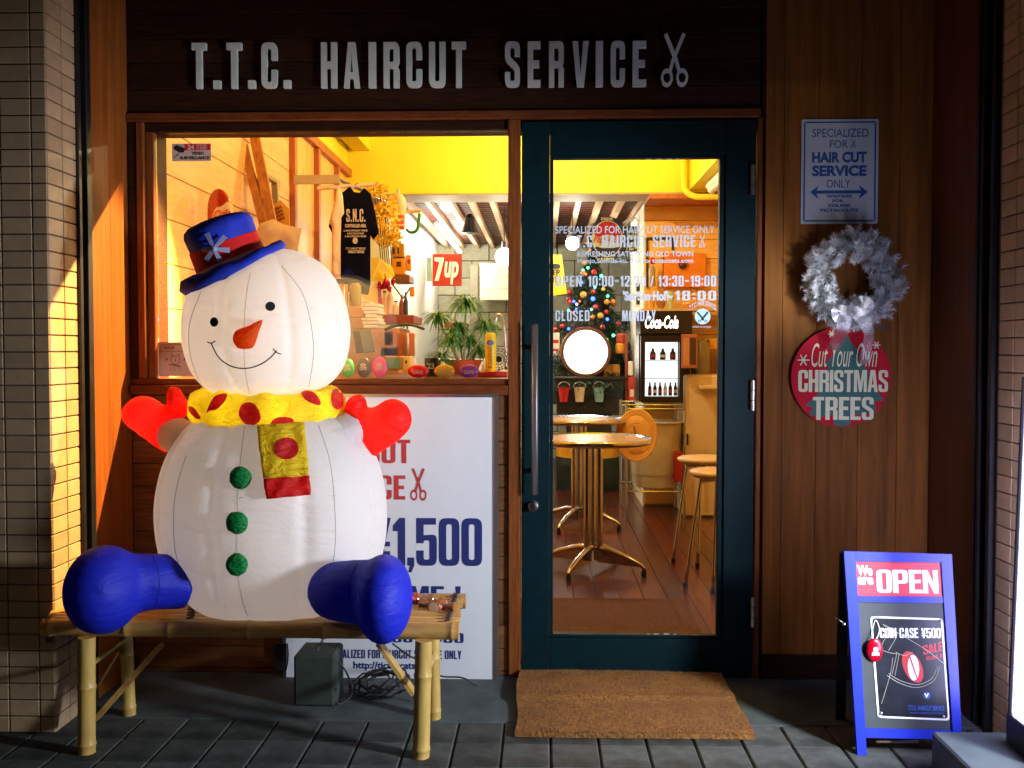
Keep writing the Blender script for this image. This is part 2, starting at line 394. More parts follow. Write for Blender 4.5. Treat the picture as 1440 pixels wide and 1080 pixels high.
def bvh(mb): return BVHTree.FromPolygons([tuple(v) for v in mb.v], [tuple(f) for f in mb.f])
def hit(tree, px, py, off=.003):
    h = tree.ray_cast(CAM_POS, ray(px, py))
    if h[0] is None:
        return None
    nn = h[1]
    if nn.dot(ray(px, py)) > 0: nn = -nn
    return h[0]+nn*off
def patch(mb, tree, outline, off=.004, step=2.2):          # a piece of cloth with this outline lying on a surface
    pts = [Vector(p[:2]) for p in outline]; m = len(pts)
    x0 = min(p.x for p in pts); x1 = max(p.x for p in pts); y0 = min(p.y for p in pts); y1 = max(p.y for p in pts)
    allp = list(pts); y = y0+step
    while y < y1:
        x = x0+step/2
        while x < x1:
            allp.append(Vector((x, y))); x += step
        y += step
    vo, eo, fo, *_ = delaunay_2d_cdt(allp, [(i, (i+1) % m) for i in range(m)], [list(range(m))], 1, 1e-6)
    vs = []; ok = {}
    for i, q in enumerate(vo):
        p = hit(tree, q.x, q.y, off)
        if p is not None: ok[i] = len(vs); vs.append(p)
    n = len(vs); fs = [tuple(ok[i] for i in f) for f in fo if all(i in ok for i in f)]
    mb.add(vs, fs); return mb
# ---------------------------------------------------------------- materials
m_tile = mat('tile', (.40, .28, .17), .45, var=.1, scale=30, rand=.12, bump=.05, spec=.15)
m_mortar = mat('mortar', (.13, .085, .055), .9, var=.2, scale=40)
m_header = mat('dark_stained_wood', (.030, .010, .004), .6, var=.45, scale=9, stretch=(1, 6, 14), bump=.25, rand=.25, spec=.12)
m_casing = mat('brown_casing', (.125, .032, .009), .5, var=.35, scale=8, stretch=(2, 6, 14), bump=.2, spec=.15)
m_casingv = mat('brown_casing_vertical', (.16, .045, .010), .5, var=.35, scale=8, stretch=(14, 6, 1), bump=.2, spec=.15)
m_panel = mat('orange_wood_panel', (.22, .080, .014), .6, var=.38, scale=4, stretch=(7, 7, .45), bump=.14, rand=.07, spec=.1, wear=((.17, .07, .02), 7, .70))
def knots(m, col=(.035, .012, .006), sx=3.2, sz=1.1, thr=.10):
    N, L = m.node_tree.nodes, m.node_tree.links; b = N['Principled BSDF']; src = b.inputs['Base Color'].links[0].from_socket
    g_ = N.new('ShaderNodeNewGeometry'); mp = N.new('ShaderNodeMapping'); mp.inputs['Scale'].default_value = (sx, 1, sz); L.new(g_.outputs['Position'], mp.inputs[0])
    v = N.new('ShaderNodeTexVoronoi'); v.inputs['Scale'].default_value = 1.6; L.new(mp.outputs[0], v.inputs[0])
    r = N.new('ShaderNodeValToRGB'); r.color_ramp.elements[0].color = (1, 1, 1, 1); r.color_ramp.elements[0].position = thr*.35; r.color_ramp.elements[1].color = (0, 0, 0, 1); r.color_ramp.elements[1].position = thr; L.new(v.outputs['Distance'], r.inputs[0])
    x = N.new('ShaderNodeMix'); x.data_type = 'RGBA'; L.new(r.outputs[0], x.inputs[0]); L.new(src, x.inputs[6]); x.inputs[7].default_value = tuple(col)+(1,); L.new(x.outputs[2], b.inputs['Base Color'])
knots(m_panel)
m_lpanel = mat('red_wood_panel', (.20, .058, .010), .5, var=.3, scale=4, stretch=(7, 7, .45), bump=.14, spec=.12)
m_rpanel = mat('shaded_wood_panel', (.11, .032, .018), .5, var=.25, scale=4, stretch=(7, 7, .45), bump=.12)  # same panel wood with the right return's shade put into its colour
m_board = mat('cladding_wood', (.14, .055, .018), .55, var=.35, scale=8, stretch=(1, 5, 12), bump=.25, rand=.2, spec=.15)
m_rail = mat('dark_metal', (.035, .035, .04), .35, metal=.7, var=.2)
m_door = mat('teal_paint', (.0008, .012, .016), .5, var=.2, scale=20, bump=.05, spec=.12)
m_steel = mat('brushed_steel', (.55, .55, .57), .3, metal=1, var=.1, scale=40)
m_dsteel = mat('dark_steel', (.18, .17, .17), .3, metal=1)
m_slab = mat('concrete', (.07, .088, .088), .8, var=.3, scale=7, bump=.3, detail=9, wear=((.04, .052, .055), 3, .5), spec=.25)
m_paver = mat('paver', (.066, .073, .068), .75, var=.3, scale=22, bump=.35, rand=.22, detail=8, wear=((.034, .036, .032), 5, .52), spec=.25)
m_joint = mat('joint', (.03, .03, .03), .95)
m_letter = mat('grey_letter', (.62, .68, .64), .5, var=.12, scale=14)
m_glass = glassmat('window_glass', (.97, .98, .97), .03)
m_black = mat('black', (.012, .012, .014), .5)
m_white = mat('white_print', (.8, .8, .8), .5, var=.02)
m_coir = mat('coir', (.24, .10, .018), .95, var=.5, scale=90, bump=.9, wear=((.22, .09, .02), 6, .52))
m_ply = mat('pale_ply', (.78, .44, .15), .55, var=.16, scale=5, stretch=(9, 1, 7), bump=.08, rand=.1)
m_plyx = mat('yellow_planks', (.85, .50, .12), .55, var=.16, scale=5, stretch=(1, 9, 9), bump=.08, rand=.1)
m_stud = mat('red_brown_stud', (.42, .12, .03), .5, var=.2, scale=8, stretch=(6, 6, 1))
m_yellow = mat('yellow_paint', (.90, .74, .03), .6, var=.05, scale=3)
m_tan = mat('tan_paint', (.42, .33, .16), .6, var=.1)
m_floorw = mat('red_floor_plank', (.088, .018, .012), .25, var=.4, scale=6, stretch=(9, 1, 9), bump=.1, rand=.3)
m_slat = mat('dark_slat', (.10, .022, .010), .5, var=.2)
m_rafter = mat('pale_rafter', (.7, .48, .30), .5, var=.15, scale=10)
m_block = mat('grey_green_block', (.50, .50, .36), .8, var=.15, scale=20, rand=.12, bump=.2)
m_whitewall = mat('white_wall', (.85, .84, .74), .7, var=.04)

# ---------------------------------------------------------------- ground
XL = P(70, 495, -.62).x; XR = P(1401, 495, -.54).x
XLI, XRI = -1.5, 1.42
YROW = PZ(640, 1015).y
g = MB(); g.bb((-30, -30, -.3), (30, YROW, -.012)); pav = g.build('pavement', m_joint, kind='structure')
s = MB(); s.bb((XL-.6, YROW+.004, -.1), (XR+.6, .14, 0), bev=.004); s.build('doorstep_slab', m_slab, kind='structure')
pw, pd = .151, .172
pm = MB().box((0, 0, -.015), (pw-.006, pd-.002, .03), bev=.004)
locs = []
xs = PZ(640, 1040).x
i0 = int((XL-.5-xs)/pw)
for r in range(7):
    for c in range(30):
        locs.append((xs+(i0+c+.5)*pw, YROW-(r+.5)*pd, random.uniform(-.0012, .001)))
pieces('paver', m_paver, pav, pm, locs)
# ---------------------------------------------------------------- tiled pillars
TP = .0535; NR = 50
def pillar(label, xin, side, yf, yb, nfront, nside, trim):
    # xin: plane of the face towards the doorway, side=+1 when that face looks to +x
    t = T('tiled_pillar', label, 'pillar', (xin, yf, 0))
    xo = xin-side*.62
    b = MB(); b.bb((min(xo, xin-side*.008), yf+.008, -.02), (max(xo, xin-side*.008), yb, 2.9)); b.build('pillar_core', m_mortar, t)
    full = MB().box((0, 0, 0), (.0955, .010, TP-.0042), bev=.0018)
    half = MB().box((0, 0, 0), (.046, .010, TP-.0042), bev=.0018)
    lf = []; lh = []; ls = []
    for r in range(NR):
        z = trim+(r+.5)*TP
        lh.append((xin-side*.0245, yf+.004, z))
        for c in range(nfront): lf.append((xin-side*(.05+.1*(c+.5)), yf+.004, z))
        for c in range(nside): ls.append((xin-side*.004, yf+.1*(c+.5)+.001, z))
    pieces('tile', m_tile, t, half, lh); pieces('tile', m_tile, t, full, lf)
    sm = MB().box((0, 0, 0), (.010, .0955, TP-.0042), bev=.0018)
    pieces('tile', m_tile, t, sm, ls)
    return t
pillar('beige tiled pillar at the left behind the bamboo bench', XL, 1, -.62, -.43, 2, 2, .0)
pillar('beige tiled pillar at the right behind the blue sandwich board', XR, -1, -.86, -.53, 1, 3, -.01)
def rail(label, x, side, y0, y1):
    t = T('shutter_rail', label, 'shutter rail', (x, y0, 0), 'shutter rails beside the tiled pillars')
    b = MB(); b.bb((x-side*.04, y0, 0), (x-side*.012, y1, 2.64)); b.build('channel_back', m_rail, t)
    for a, c in ((y0, y0+.022), (y1-.022, y1), ((y0+y1)/2+.012, (y0+y1)/2+.03)):
        b = MB(); b.bb((x-side*.0118, a, 0), (x+side*.012, c, 2.64), bev=.002); b.build('flange', m_rail, t)
rail('dark metal shutter rail beside the left tiled pillar', XL, 1, -.43, -.335)
rail('dark metal shutter rail beside the right tiled pillar', XR, -1, -.53, -.40)

# ---------------------------------------------------------------- shop front
SF = T('shop_front', 'timber shop front with dark fascia, wide lit window and brown casing', 'shop front', (0, 0, 0))
w0, w1 = P(219, 360, .0).x, P(715, 360, .0).x
wz0, wz1 = P(480, 532, .0).z, P(480, 185, .0).z
d0, d1 = P(733, 540, 0).x, P(1060, 540, 0).x; dz1 = P(900, 170, 0).z
hz = P(600, 158, 0).z
# core behind the boards, shuts the light in
def core(a, b):
    m = MB(); m.bb(a, b); return m
TOP = 3.2
cm = MB()
cm.bb((XL-.3, .03, wz1+.012), (XR+.3, .15, TOP)); cm.bb((XL-.3, .03, -.1), (w0-.012, .15, wz1+.010)); cm.bb((w0-.010, .03, -.1), (w1+.01, .15, wz0-.012))
cm.bb((w1+.012, .03, -.1), (d0-.005, .15, wz1+.010)); cm.bb((d1+.005, .03, -.1), (XR+.3, .15, wz1+.010))
cm.build('wall_core', m_header, SF)
# fascia boards
bh = P(600, 86, 0).z-P(600, 124.5, 0).z; xa, xb = XL+.004, d1+.012; z = hz+.001
k = 0; zb = [hz+.002]
for py in (124.5, 86, 52, 18): zb.append(P(600, py, 0).z)
for k in range(4): zb.append(zb[-1]+bh)
for a, b in zip(zb, zb[1:]):
    q = MB(); q.bb((xa, -.012-random.uniform(0, .002), a+.0012), (xb, .03, b-.0012), bev=.0018); q.build('fascia_board', m_header, SF)
# casing: head, jambs, mullion, sill
def bar(name, a, b, m=m_casing, bev=.003):
    q = MB(); q.bb(a, b, bev=bev); return q.build(name, m, SF)
X = lambda px, py=400, Y=0: P(px, py, Y).x
Z = lambda py, px=480, Y=0: P(px, py, Y).z
bar('head_casing', (XL+.003, -.030, Z(171)), (d1+.012, .029, hz))
bar('head_stop', (X(206), -.012, wz1), (w1+.012, .03, Z(171)-.001), m_header)
bar('jamb_casing', (XL+.003, -.022, wz0-.001), (X(197), .029, Z(171)-.001), m_header)
bar('jamb_casing', (X(197)+.001, -.028, wz0-.001), (X(208), .029, Z(171)-.001), m_casingv)
bar('jamb_casing', (X(208)+.001, -.010, wz0-.001), (w0, .028, Z(171)-.001), m_casingv)
bar('mullion', (w1, -.028, 0.002), (d0-.003, .029, Z(171)-.001), m_casingv)
bar('window_sill', (XL+.003, -.012, Z(541)), (w1-.001, .20, wz0-.0015), m_casing)
bar('apron_rail', (XL+.003, -.034, Z(555)), (w1-.001, .029, Z(541)-.001), m_casing)
bar('door_jamb', (d1+.003, -.026, .002), (X(1069), .029, Z(171)-.0015), m_casingv)
bar('corner_bead', (X(1069)-.0005, -.016, Z(171)), (X(1069)+.012, .03, TOP-.3), m_header)
# cladding under the window
z = Z(555)-.001; lb = []
n = 0
while z > .01:
    lb.append(z); z -= .0875
for zz in lb:
    q = MB(); q.bb((XL+.004, -.008-random.uniform(0, .003), max(.002, zz-.0862)), (w1-.002, .029, zz-.001), bev=.002); q.build('cladding_board', m_board, SF)
# wood panel boards right of the door and on the two returns
xe = [X(1069)+.0135, X(1100), X(1148), X(1207), X(1262), XR-.001]
for a, b in zip(xe, xe[1:]):
    q = MB(); q.bb((a+.0006, -.010, .002), (b-.0006, .029, 2.63), bev=.0012); q.build('wood_panel', m_panel, SF)
q = MB(); q.bb((xe[0]+.001, -.020, .002), (XR-.002, -.0105, .095), bev=.003); q.build('skirting', m_header, SF)
for (x, sd_, ya) in ((XL, 1, -.334), (XR, -1, -.399)):
    ys = [ya, ya/2, -.001]
    for a, b in zip(ys, ys[1:]):
        q = MB(); q.bb((x-sd_*.04, a+.0006, .002), (x, b-.0006, 2.63), bev=.0012); q.build('return_panel', m_lpanel if sd_ > 0 else m_rpanel, SF)
q = MB(); q.bb((XL-.6, -.88, 2.64), (XR+.6, .028, 2.75)); q.build('soffit', m_header, SF)
q = MB(); q.bb((w0+.001, .012, wz0), (w1-.001, .016, wz1-.001)); q.build('window_pane', m_glass, SF)
q = MB(); q.bb((d0+.001, .10, -.02), (d1-.001, .15, .006)); q.build('threshold', m_dsteel, SF)

# fascia sign
SG = T('fascia_sign', 'raised pale grey shop name lettering with scissors on the dark fascia', 'sign', P(620, 90, -.05))
boxes = [('T', 269, 289), ('.', 299, 309), ('T', 318, 339), ('.', 348, 358), ('C', 367, 389), ('.', 398, 408), ('H', 451, 473), ('A', 483, 505), ('I', 518, 528),
         ('R', 539, 561), ('C', 571, 593), ('U', 603, 626), ('T', 635, 655), ('S', 710, 731), ('E', 742, 760), ('R', 772, 793), ('V', 805, 828), ('I', 838, 848), ('C', 859, 879), ('E', 890, 909)]
for ch, a, b in boxes:
    t_ = (a-269)/640; yt = 59.5-3*t_; yb_ = 123.5-3*t_
    if ch == '.': yt = yb_-11
    F = XZ(a, yt, b, yb_, -.042); loops = G[ch][1]; w = G[ch][0]
    h = .17 if ch == '.' else 1
    q = MB(); q.poly((F[0]+Vector((0, .024, 0)), F[1], F[2]), [[(p[0]/w, p[1]/h) for p in lp] for lp in loops], .018)
    q.build('letter', m_letter, SG)
q = MB(); F = XZ(929, 48, 967, 123, -.028); scissors(q, F, .012); q.build('scissors_emblem', m_letter, SG)

# ---------------------------------------------------------------- door
DR = T('shop_door', 'dark teal door with a tall glass panel and long steel pull handle', 'door', ((d0+d1)/2, 0, 0))
g0, g1 = P(778, 540, -.02).x, P(1011, 540, -.02).x; gz0, gz1 = P(900, 894, -.02).z, P(900, 222, -.02).z
DB = max(.004, P(900, 954, -.02).z)
for nm, a, b in (('stile', (d0+.002, -.02, DB), (g0-.014, .03, dz1-.004)), ('stile', (g1+.020, -.02, DB), (d1-.002, .03, dz1-.004)),
                 ('rail', (g0-.0135, -.02, gz1+.012), (g1+.0195, .03, dz1-.004)), ('rail', (g0-.0135, -.02, DB), (g1+.0195, .03, gz0-.012))):
    q = MB(); q.bb(a, b, bev=.002); q.build(nm, m_door, DR)
for a, b in (((g0-.0133, -.010, gz0), (g0, .025, gz1)), ((g1, -.010, gz0), (g1+.0193, .025, gz1)), ((g0-.0133, -.010, gz1+.0005), (g1+.0193, .025, gz1+.0118)), ((g0-.0133, -.010, gz0-.0118), (g1+.0193, .025, gz0-.0005))):
    q = MB(); q.bb(a, b, bev=.002); q.build('glazing_bead', m_door, DR)
q = MB(); q.bb((g0, .002, gz0), (g1, .008, gz1)); pane = q.build('door_glass', m_glass, DR)
hx = P(752, 560, -.07).x; za, zb_ = P(752, 697, -.07).z, P(752, 455, -.07).z
q = MB(); q.bb((hx-.012, -.080, za), (hx+.012, -.062, zb_), bev=.006)
for zz in (za+.09, zb_-.09): q.tube([(hx, -.062, zz), (hx, -.019, zz)], .009)
q.build('pull_handle', mat('satin_steel', (.34, .31, .30), .38, metal=1), DR, smooth=True)
q = MB(); c = P(750, 712, -.04); q.lathe([(.02, 0), (.02, .006), (.012, .008), (.012, .02), (.018, .024), (.018, .034), (.01, .037)], 16, Matrix.Translation((c.x, -.02, c.z)) @ Matrix.Rotation(R(90), 4, 'X')); q.build('lock_knob', m_dsteel, DR, smooth=True)
for py in (253, 556, 861):
    c = P(1058.5, py, -.03); q = MB()
    for k in (-1, 0, 1): q.tube([(c.x, -.03, c.z+k*.038-.017), (c.x, -.03, c.z+k*.038+.017)], .0085, 10)
    q.build('hinge', m_steel, DR, smooth=True)
m_vinyl = mat('pale_vinyl', (.52, .58, .64), .5, var=.05)
def vin(fn): q = MB(); fn(q); return q.build('lettering', m_vinyl, pane)
VY = .0012
vin(lambda q: light(q, 'SPECIALIZED FOR HAIRCUT SERVICE ONLY', XZ(781, 318, 1005, 328.5, VY), .008))
vin(lambda q: heavy(q, 'T.T.C. HAIRCUT SERVICE', XZ(797, 331, 978, 348, VY), gap=.14, space=.45))
def _sc(q): scissors(q, XZ(983, 331, 992, 348, VY))
vin(_sc)
vin(lambda q: light(q, 'REFRESHING SATISFYING OLD TOWN', XZ(812, 353.5, 975, 361, VY), .02))
vin(lambda q: light(q, 'Honjo,Sumida-ku, Tokyo. tictaccats.com', XZ(812, 363.5, 975, 372, VY), .02))
vin(lambda q: heavy(q, 'OPEN', XZ(781, 388, 818, 403, VY), gap=.12))
vin(lambda q: heavy(q, '10:00~12:30 / 13:30~19:00', XZ(827, 388, 1007, 403, VY), gap=.13))
vin(lambda q: light(q, "'Sat·Sun·Hol'~", XZ(876, 409, 946, 423, VY), .05))
vin(lambda q: heavy(q, '18:00', XZ(949, 409, 1007, 422.5, VY), gap=.16))
vin(lambda q: heavy(q, 'CLOSED', XZ(781, 436.5, 829, 451.5, VY), gap=.16))
vin(lambda q: heavy(q, 'MONDAY', XZ(875, 436.5, 922, 451.5, VY), gap=.16))
lg = MB(); F = XZ(977, 434, 999, 456, VY); lg.poly(F, [circ(.5, .5, .5)]); lgo = lg.build('logo_disc', mat('logo_blue', (.5, .8, .85), .5), pane)
lg = MB(); F2 = sub(F, 0, 0, 1, 1, .0008); lg.poly(F2, [[(.12, .74), (.2, .82), (.62, .3), (.54, .22)]]); lg.poly(sub(F, 0, 0, 1, 1, .0014), [[(.88, .74), (.8, .82), (.38, .3), (.46, .22)]])
lg.poly(F2, [circ(.3, .2, .1, .08, 12), circ(.3, .2, .06, .045, 12)]); lg.poly(F2, [circ(.7, .2, .1, .08, 12), circ(.7, .2, .06, .045, 12)]); lg.build('razor_mark', m_black, pane)
vin(lambda q: light(q, 'T.T.C. HAIR SERVICE', XZ(969, 424, 1007, 431, VY), .02, warp=lambda u, v: (u, v*1.0+1.1*(1-(2*u-1)**2)-.9)))
vin(lambda q: light(q, 'SINCE IN HONJO', XZ(974, 458.5, 1000, 461.5, VY), .02))

# window stickers
ST = T('warning_sticker', 'small red and white video surveillance sticker with a black camera, on the window', 'sticker', P(270, 215, .011))
m_red = mat('red_print', (.6, .02, .025), .5, var=.05)
SY = .0108
F = XZ(242, 202, 297, 227, SY); q = MB(); q.poly(F, [rr(0, 0, 1, 1, .03)], .0006); q.build('label_base', mat('sticker_grey', (.55, .45, .42), .5), ST)
q = MB(); q.poly(sub(F, .33, .62, .99, .97, .0012), [[(0, 0), (1, 0), (1, 1), (0, 1)]]); q.build('red_band', m_red, ST)
q = MB(); light(q, '24', sub(F, .41, .65, .57, .94, .0018), .03); light(q, 'HOURS', sub(F, .63, .82, .9, .94, .0018), .02); light(q, 'A DAY', sub(F, .63, .66, .9, .78, .0018), .02); q.build('lettering', mat('sticker_print', (.7, .6, .55), .5), ST)
q = MB(); light(q, 'VIDEO', sub(F, .5, .36, .82, .54, .0012), .05); light(q, 'SURVEILLANCE', sub(F, .2, .1, .96, .28, .0012), .05)
q.poly(sub(F, 0, 0, 1, 1, .0012), [[(.04, .8), (.12, .92), (.34, .72), (.31, .5), (.2, .48), (.06, .66)]]); q.poly(sub(F, 0, 0, 1, 1, .0016), [[(.04, .18), (.08, .22), (.2, .42), (.14, .42), (.1, .28), (.03, .22)]]); q.build('black_print', m_black, ST)
WF = T('wifi_sticker', 'pale square wi-fi sticker with a drawn dog at the lower left of the window', 'sticker', P(243, 505, .011))
F = XZ(223, 481, 272, 529, SY); q = MB(); q.poly(F, [rr(0, 0, 1, 1, .04)], .0006); q.build('label_base', mat('wifi_grey', (.34, .24, .2), .5), WF)
q = MB(); F2 = sub(F, 0, 0, 1, 1, .0012)
q.poly(F2, [rr(.07, .72, .93, .93, .03), rr(.085, .735, .915, .915, .025)]); light(q, 'Wi-Fi', sub(F, .14, .78, .46, .88, .0012), .05)
q.poly(F2, [crom([(.36, .44), (.36, .56), (.4, .66), (.44, .6), (.54, .6), (.58, .66), (.62, .54), (.62, .42), (.49, .34)], 3), crom([(.38, .44), (.38, .55), (.405, .62), (.44, .575), (.54, .575), (.575, .62), (.6, .54), (.6, .43), (.49, .36)], 3)])
q.poly(F2, [circ(.49, .47, .02, .03, 8)]); q.poly(F2, [[(.3, .36), (.3, .33), (.62, .27), (.64, .31), (.5, .345)]])
for x in (.35, .44, .58, .64): q.poly(F2, [[(x, .28), (x+.015, .28), (x+.02, .16), (x+.005, .16)]])
q.poly(F2, [circ(.24, .5, .04, .05, 4)]); q.poly(F2, [circ(.76, .5, .04, .05, 4)])
q.build('dog_drawing', mat('sticker_brown', (.12, .05, .03), .5), WF)
# ================================================================ things outside
def Fx(Y): return (Vector((0, Y, 0)), Vector((1, 0, 0)), Vector((0, 0, 1)))
# ---------------------------------------------------------------- poster board
YB = -.055
m_alu = mat('aluminium', (.5, .5, .52), .35, metal=1)
m_paper = mat('poster_paper', (.62, .66, .70), .45, var=.05, scale=2.5, bump=.05)
m_navy = mat('navy_print', (.012, .022, .14), .5, var=.1)
m_red2 = mat('poster_red', (.42, .03, .035), .5, var=.1)
PB = T('poster_board', 'large white price poster in a thin silver frame leaning under the window', 'poster', (P(550, 900, YB).x, YB, 0))
F = XZ(402, 557, 697, 962, YB)
q = MB(); q.poly((F[0]+Vector((0, .012, 0)), F[1], F[2]), [[(0, 0), (1, 0), (1, 1), (0, 1)]], .010); q.build('poster_sheet', m_paper, PB)
q = MB(); q.poly((F[0]+Vector((0, .020, 0)), F[1], F[2]), [[(-.012, -.008), (1.012, -.008), (1.012, 1.008), (-.012, 1.008)], [(0.004, 0.003), (.996, 0.003), (.996, .997), (0.004, .997)]], .026); q.build('frame', m_alu, PB)
YT = YB+.0006
def ptext(name, m, fn): q = MB(); fn(q); return q.build(name, m, PB)
ptext('lettering', m_red2, lambda q: (heavy(q, 'HAIRCUT', XZ(437, 618, 577, 651, YT)), heavy(q, 'SERVICE', XZ(437, 668, 570, 702, YT)), scissors(q, XZ(577, 658, 600, 704, YT))))
ptext('lettering', m_navy, lambda q: heavy(q, '¥1,500', XZ(521, 728, 678, 795, YT), gap=.05))
ptext('lettering', m_navy, lambda q: (heavy(q, 'WELCOME !', XZ(452, 823, 648, 852, YT)), heavy(q, '10:00-19:00', XZ(520, 889, 652, 903, YT), gap=.1)))
ptext('lettering', m_navy, lambda q: (heavy(q, 'SPECIALIZED FOR HAIRCUT SERVICE ONLY', XZ(455, 913, 649, 925, YT), gap=.1), light(q, 'http://tictaccats.com', XZ(497, 930, 612, 943, YT), .03)))

# ---------------------------------------------------------------- tin sign on the wood panel
m_tin = mat('pale_tin', (.52, .60, .62), .4, var=.05, scale=6)
m_blue = mat('blue_print', (.01, .09, .32), .45, var=.1)
Yw = -.0145
TS = T('tin_sign', 'pale metal sign with blue haircut lettering and a double arrow on the wood panel', 'sign', P(1181, 240, Yw))
F = XZ(1126, 168, 1234, 315, Yw)
q = MB(); q.poly((F[0]+Vector((0, .003, 0)), F[1], F[2]), [rr(0, 0, 1, 1, .02)], .003); q.build('plate', m_tin, TS)
Fl = sub(F, 0, 0, 1, 1, .0006)
q = MB(); q.poly(Fl, [rr(.03, .022, .97, .978, .02), rr(.05, .037, .95, .963, .015)])
light(q, 'SPECIALIZED', sub(Fl, .14, .83, .87, .91), .004); light(q, 'FOR', sub(Fl, .37, .725, .6, .8), .004)
scissors(q, sub(Fl, .64, .725, .71, .8))
light(q, 'HAIR CUT', sub(Fl, .14, .585, .85, .69), .045); light(q, 'SERVICE', sub(Fl, .14, .455, .85, .56), .045); light(q, 'ONLY', sub(Fl, .33, .345, .64, .425), .004)
q.poly(Fl, [[(.12, .305), (.23, .37), (.2, .32), (.78, .32), (.75, .37), (.87, .305), (.75, .235), (.78, .29), (.2, .29), (.23, .235)]])
light(q, 'WAITING', sub(Fl, .33, .25, .66, .28), .05); light(q, 'FOR', sub(Fl, .41, .205, .56, .235), .05); light(q, 'YOU!!!!!', sub(Fl, .34, .16, .64, .19), .05); light(q, 'TICTACCUTS', sub(Fl, .24, .115, .75, .145), .05)
q.build('lettering', m_blue, TS)
q = MB()
for u in (.05, .95):
    for v in (.035, .965): q = MB(); q.lathe([(.003, 0), (.002, .0015)], 8, Matrix.Translation(F[0]+F[1]*u+F[2]*v+Vector((0, -.0003, 0))) @ Matrix.Rotation(R(90), 4, 'X')); q.build('screw', m_steel, TS)


# ---------------------------------------------------------------- round christmas sign
m_xred = mat('sign_red', (.55, .008, .025), .65, var=.12, scale=6, spec=.15); m_xgreen = mat('sign_green', (.015, .13, .10), .6, var=.1); m_cream = mat('sign_cream', (.70, .74, .42), .45, var=.06)
RS = T('round_sign', 'round red tree sign with cream lettering hanging under the white wreath', 'sign', P(1182, 530, -.03))
F = XZ(1112, 460, 1252, 600, -.026)
q = MB(); q.poly((F[0]+Vector((0, .006, 0)), F[1], F[2]), [circ(.5, .5, .5, .5, 64)], .006); q.build('disc', m_xred, RS)
def inC(pts): 
    o = []
    for x, y in pts:
        d = math.hypot(x-.5, y-.5); k = min(1, .497/d) if d else 1; o.append((.5+(x-.5)*k, .5+(y-.5)*k))
    return o
q = MB(); q.poly(sub(F, 0, 0, 1, 1, .0006), [inC([(.56, .93), (.6, .84), (.7, .72), (.66, .7), (.82, .5), (.76, .5), (.93, .27), (.84, .25), (.88, .13), (.7, .12), (.6, .13), (.6, .02), (.5, .0), (.43, .02), (.43, .12), (.3, .1), (.17, .1), (.22, .2), (.14, .21), (.3, .36), (.2, .38), (.38, .6), (.33, .62), (.46, .78)])]); q.build('tree_shape', m_xgreen, RS)
Fl = sub(F, 0, 0, 1, 1, .0013)
q = MB(); light(q, 'Cut Your Own', sub(Fl, .2, .6, .86, .84), 0.0, .35)
heavy(q, 'CHRISTMAS', sub(Fl, .07, .35, .97, .57), gap=.04); heavy(q, 'TREES', sub(Fl, .22, .07, .83, .30), gap=.05)
for cx, cy, rr_ in ((.12, .67, .06), (.4, .93, .035), (.85, .82, .04)):
    for a in range(6):
        an = a*math.pi/3; dx, dy = math.cos(an), math.sin(an); px_, py_ = -dy*.006, dx*.006
        q.poly(sub(Fl, 0, 0, 1, 1, .0001*a), [[(cx+px_, cy+py_), (cx-px_, cy-py_), (cx+dx*rr_-px_, cy+dy*rr_-py_), (cx+dx*rr_+px_, cy+dy*rr_+py_)]])
q.build('lettering', m_cream, RS)

# ---------------------------------------------------------------- wreath
m_needle = mat('frosted_needle', (.92, .95, .94), .5, var=.15, scale=40)
m_needle2 = mat('green_needle', (.12, .22, .17), .5, var=.3)
WC = P(1199, 393, -.085); sc = px2m(-.085)
WR = T('wreath', 'frosted white pine wreath with a sheer ribbon hanging on the wood panel', 'wreath', (WC.x, -.085, WC.z))
nd = MB(); ndg = MB(); tw = MB(); rng = random.Random(3)
RM = 50*sc
ring = [WC+Vector((math.cos(a*math.pi/20)*RM, 0, math.sin(a*math.pi/20)*RM)) for a in range(41)]
tw.tube(ring, .006, 6, False)
def tuft(base, tip, mbn, nn=80, ln=.028):
    d = (tip-base); L_ = d.length; d.normalize()
    a = d.cross(Vector((.3, .5, .8))).normalized(); b = d.cross(a)
    tw.tube([base, tip], .0014, 4, False)
    for _ in range(nn):
        t = rng.random()**.8; an = rng.random()*6.283; o = base+d*L_*t
        r_ = (a*math.cos(an)+b*math.sin(an)+d*rng.uniform(.25, .9)).normalized()*ln*rng.uniform(.7, 1.15)*(1-.3*t)
        s_ = r_.cross(d).normalized()*.0014
        i = len(mbn.v); mbn.v += [o-s_, o+s_, o+r_]; mbn.f.append((i, i+1, i+2))
for k in range(430):
    an = rng.random()*6.283; ra = RM*rng.uniform(.74, 1.2)
    base = WC+Vector((math.cos(an)*ra, rng.uniform(-.01, .02), math.sin(an)*ra))
    out = rng.uniform(-.8, 1.0)
    d = Vector((math.cos(an)*out, rng.uniform(-.8, .15), math.sin(an)*out))+Vector((-math.sin(an), 0, math.cos(an)))*rng.uniform(.1, .9)
    tuft(base, base+d.normalized()*rng.uniform(.035, .062), nd if rng.random() < .95 else ndg)
nd.build('needles', m_needle, WR, kind='stuff'); ndg.build('green_needles', m_needle2, WR, kind='stuff'); tw.build('wire_ring', m_needle2, WR)
m_silver = mat('silver_bead', (.8, .85, .9), .15, metal=1)
for px, py in ((1143, 378), (1163, 360), (1151, 388), (1172, 357), (1228, 360), (1262, 361), (1252, 428), (1160, 400)):
    q = MB(); q.ell(P(px, py, -.15), .0055, 10, 6); q.build('bead', m_silver, WR, smooth='all')
m_sheer = glassmat('sheer_ribbon', (.72, .70, .75), .22, .45)
